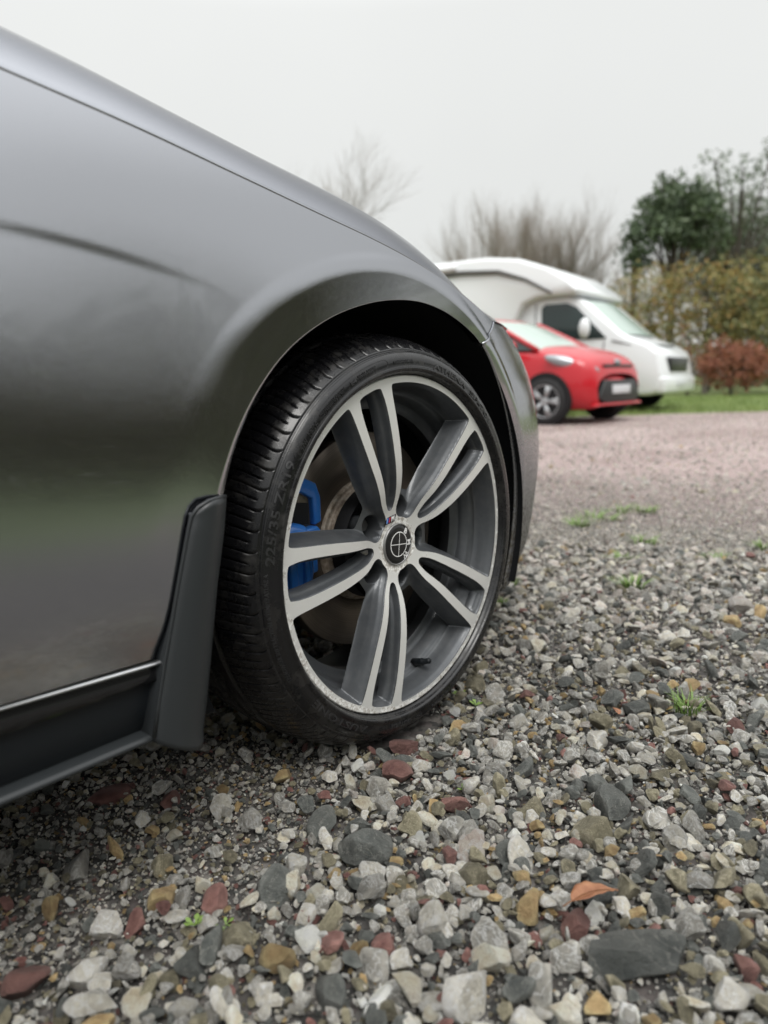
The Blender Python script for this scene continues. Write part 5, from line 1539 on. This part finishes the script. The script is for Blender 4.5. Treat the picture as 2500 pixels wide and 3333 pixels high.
def bare_tree(px, dist, h, spread, label, seed, depth=4, trunks=1, lean=.0, upb=.06, rr=.09, name='bare_tree', cat='tree', group=None, leafm=None, leafn=1):
    x, y = bearing(px, dist); root = empty(name, (x, y, 0)); rg = random.Random(seed); tb = TB(); tw_ = TB(); tips = []
    for k_ in range(trunks):
        a = rg.uniform(0, 6.28); d = Vector((math.cos(a) * (.12 + lean * (trunks > 1)), math.sin(a) * (.12 + lean * (trunks > 1)), 1)).normalized()
        grow(tb, tw_, Vector((rg.uniform(-.3, .3) * (trunks > 1), rg.uniform(-.3, .3) * (trunks > 1), 0)), d, h * .42, rr, depth, spread, upb, tips, rg)
    zmax = max(p.z for p in tips); sc = h / zmax
    for L_ in (tb.v, tw_.v):
        for v in L_: v *= sc
    tips = [p * sc for p in tips]
    add_tb('trunk', tb, bark_grey, root); add_tb('crown', tw_, twig_brown, root)
    if leafm: leaves('foliage', tips, .07, leafn, .12, leafm, root, np.random.default_rng(seed))
    smart(root, label, cat, group)
    return root
bare_tree(1110, 31, 10.6, .55, 'bare winter tree rising behind the bonnet of the grey car', 3, 5, 1)
bare_tree(1330, 34, 7.6, .6, 'faint bare tree low behind the wing of the grey car, left of the motorhome roof', 5, 4, 1)
bare_tree(1640, 29, 8.0, .42, 'upright spiky bare tree at the left end of the twiggy row above the motorhome', 8, 5, 4, .35, .12, .06)
bare_tree(1745, 30, 8.2, .42, 'bushy bare tree above the middle of the motorhome roof', 9, 5, 4, .35, .12, .06)
bare_tree(1850, 30, 7.2, .5, 'dense bare tree above the cab roof of the motorhome', 10, 5, 4, .4, .08, .06)
bare_tree(1985, 31, 6.2, .6, 'low bare tree between the motorhome cab roof and the dark evergreen', 11, 4, 3, .4, .05, .06)
bare_tree(2420, 33, 8.0, .5, 'thin tree with sparse leaves standing to the right of the dark evergreen', 12, 4, 3, .2, .08, .08, 'leafy_tree', leafm=[pine_b], leafn=8)
bare_tree(2470, 31, 9.4, .5, 'tall half bare tree at the right edge of the picture', 14, 4, 2, .2, .08, .08, 'leafy_tree', leafm=[pine_b], leafn=6)

def blob_tree(px, dist, blobs, label, seed, mats, dens, size, name='evergreen_tree', cat='tree', trunk_h=4, rr=.16, limb=True, bark=bark_dark):
    x, y = bearing(px, dist); root = empty(name, (x, y, 0)); rg = np.random.default_rng(seed); tb = TB()
    rdir = Vector((-math.sin(AX), math.cos(AX), 0)) * -1
    top = Vector((0, 0, trunk_h)); tb.seg(Vector((0, 0, 0)), top, rr, rr * .6, 8)
    pts = []
    for (u, v, z, a_, c_) in blobs:     # across, along the view, height, radius, vertical radius
        c = rdir * u + Vector((math.cos(AX), math.sin(AX), 0)) * v + Vector((0, 0, z))
        tb.seg(Vector((0, 0, trunk_h * .55)), c, rr * .5, .03, 5)
        n = int(dens * a_ * a_ * c_)
        q = rg.normal(size=(n, 3)); q /= np.linalg.norm(q, axis=1)[:, None]; q *= (rg.uniform(.35, 1, (n, 1)))**.5
        for p in q:
            k_ = 1 + .55 * mnoise.noise(Vector((p * 2.2 + seed).tolist())); pts.append(c + Vector((p[0] * a_, p[1] * a_, p[2] * c_)) * k_)
            if rg.uniform() < .03: tb.seg(c, pts[-1], .03, .008, 3)
    add_tb('trunk', tb, bark, root)
    leaves('crown', pts, size, 5, size * 1.1, mats, root, rg)
    smart(root, label, cat); return root
blob_tree(2170, 27, [(0, 0, 6.2, .8, .5), (-.75, .2, 6.1, .55, .4), (.75, -.2, 5.9, .75, .45), (.0, .2, 6.85, .45, .3), (-.5, 0, 6.85, .22, .35), (.55, 0, 6.6, .4, .3), (-.45, -.3, 5.3, .75, .4), (1.35, .2, 5.5, .55, .35), (.45, .2, 5.1, .8, .4), (1.7, .1, 5.0, .4, .3), (-.95, 0, 5.6, .4, .3), (.0, .3, 5.7, .9, .45), (.9, .1, 6.35, .35, .25)],
          'tall dark evergreen tree with a rounded dense crown, biggest on the skyline', 21, [pine_a, pine_a, pine_b], 620, .10, trunk_h=5.6)
blob_tree(2050, 26.5, [(0, 0, 4.9, .55, .65), (.1, .1, 4.3, .5, .5), (-.1, 0, 5.3, .32, .4)], 'small dark evergreen standing close to the left side of the big evergreen', 22, [pine_a], 700, .09, trunk_h=5)
blob_tree(2370, 30, [(0, 0, 7.7, .8, .5), (-.9, .3, 8.1, .7, .4), (.9, 0, 7.9, .6, .45), (-.4, 0, 7.0, .6, .5), (1.6, 0, 6.8, .6, .5), (-1.2, 0, 7.3, .45, .4), (1.0, .3, 6.2, .5, .4)], 'open grey green tree with ragged tufts of foliage at the top right', 23, [pine_b], 130, .08, 'leafy_tree', trunk_h=7, rr=.11)
blob_tree(2070, 22.5, [(0, 0, 2.6, 1.15, 1.0), (-.5, 0, 1.7, .8, .8), (.6, 0, 3.1, .8, .6), (.5, -.2, 2.0, .9, .8)], 'olive green shrub rising directly behind the motorhome bonnet', 24, [olive_b, olive_a, ochre_a], 360, .05, 'bush', 'bush', 2, .07, bark=bark_grey)
blob_tree(2290, 23, [(0, 0, 2.7, 1.4, 1.0), (-1.1, 0, 2.3, .8, .9), (.9, 0, 2.4, 1.1, .9), (0, 0, 1.7, 1.2, .8), (.6, 0, 3.4, .7, .45), (-.5, .4, 3.2, .8, .5), (1.4, 0, 3.0, .5, .5)], 'broad yellow olive bush with a pale trunk, largest in the hedge row', 25, [olive_a, olive_b, ochre_a], 300, .055, 'bush', 'bush', 2.4, .09, bark=bark_grey)
blob_tree(2520, 23.5, [(0, 0, 2.6, 1.6, 1.3), (-.6, 0, 1.7, 1.2, 1.0), (.8, 0, 3.0, 1.3, 1.0), (0, 0, .9, 1.3, .8)], 'dull green bush running out of the right edge of the picture', 26, [olive_b, olive_a], 420, .055, 'bush', 'bush', 2.2, .09, bark=bark_grey)
blob_tree(2375, 20.5, [(0, 0, .75, .85, .6), (-.35, 0, 1.05, .5, .45), (.45, 0, .85, .5, .5)], 'round russet brown bush on the lawn in front of the olive bushes', 27, [rust_a], 1500, .045, 'bush', 'bush', .5, .05)
blob_tree(2235, 21.5, [(0, 0, 1.5, .35, .55), (.1, 0, .9, .4, .5)], 'small reddish shrub between the motorhome nose and the russet bush', 28, [rust_a, olive_b], 700, .035, 'bush', 'bush', 1, .05)
# low dark hedge bottom closing the view under the bushes
def hedge(name, p0, p1, h, wd, label, mats, n, size, seed, kind=None):
    root = empty(name, ((p0[0] + p1[0]) / 2, (p0[1] + p1[1]) / 2, 0)); rg = np.random.default_rng(seed)
    a = Vector((*p0, 0)); b_ = Vector((*p1, 0)); d = b_ - a; nrm = Vector((-d.y, d.x, 0)).normalized(); pts = []; tb = TB(); c0 = root.location
    base = (a + b_) / 2
    for i in range(n):
        q = rg.uniform(); hh = h * (.78 + .35 * (mnoise.noise(Vector((q * d.length * .35, seed, 0))) + .15 * mnoise.noise(Vector((q * d.length * 1.5, seed, 4)))))
        pts.append(a + d * q + nrm * rg.uniform(-wd, wd) / 2 + Vector((0, 0, hh * rg.uniform(.03, 1)**.8)) - base)
    for q in np.arange(0, d.length, 1.1):
        p = a + d.normalized() * q - base; tb.seg(p, p + Vector((rg.uniform(-.3, .3), rg.uniform(-.3, .3), h * .8)), .06, .02, 5)
    root.matrix_basis = Matrix.Translation(base)
    add_tb('stems', tb, bark_dark, root); leaves('foliage', pts, size, 4, size * 1.2, mats, root, rg)
    smart(root, label, 'hedge'); return root
hedge('hedge', bearing(1500, 28), bearing(2750, 27), 1.9, 1.0, 'low dark hedge running along behind the bushes and the motorhome', [olive_b, pine_a, rust_a], 5200, .06, 31)
hedge('hedge', bearing(900, 36), bearing(1900, 34), 2.6, 1.2, 'distant brown green hedge low down behind the grey car and motorhome', [olive_b, pine_b], 4200, .07, 32)
verge_m = new_mat('shaded_verge_grass', (.035, .06, .018), .9); mix_noise(verge_m, (.05, .07, .03), (.10, .12, .055), 2.5, .35, .65, 8, .7)  # unseen added sheet, shade put into its grass to darken the paint reflections
vg = link('verge', mesh('verge', [(-16, -2.4, -.008), (-16, -15, -.008), (20, -17, -.008), (14, -2.4, -.008)], [(0, 1, 2, 3)]), verge_m, smooth=False); smart(vg, kind='structure')
# what stands behind the photographer (seen only as reflections in the paintwork)
hedge('hedge', (-14, -10.5), (18, -12), 4.6, 2.0, 'tall hedge behind the photographer, mirrored in the grey paintwork', [bark_grey, twig_brown, olive_b], 11000, .16, 33)

# lawn blades along the far edge of the yard
n = 26000
qx = rng.uniform(-3.5, 6.5, n); qd = rng.uniform(-.25, 7.5, n)**1.0
bx = 10.05 - 1.0 * qx * .74 * 1.0 + qd * .8; by = 2.75 + qx + qd * .6
bx = np.interp(by, [p[1] for p in edge_pts], [p[0] for p in edge_pts]) + np.abs(qd)**1.1 * 1.2 + rng.normal(0, .06, n)
hgt = rng.uniform(.03, .085, n); aa = rng.uniform(0, 6.28, n); w_ = .006
V = np.stack([np.column_stack([bx - np.sin(aa) * w_, by + np.cos(aa) * w_, np.full(n, -.01)]), np.column_stack([bx + np.sin(aa) * w_, by - np.cos(aa) * w_, np.full(n, -.01)]), np.column_stack([bx + rng.normal(0, .025, n), by + rng.normal(0, .025, n), hgt])], 1).reshape(-1, 3)
gb = new_mat('lawn_blades', (.10, .20, .03), .6); mix_noise(gb, (.13, .20, .05), (.24, .31, .09), 1.2, .35, .65, 4)
gr = link('grass', np_mesh('grass', V, np.arange(3 * n).reshape(-1, 3)), gb, smooth=False); smart(gr, kind='stuff')
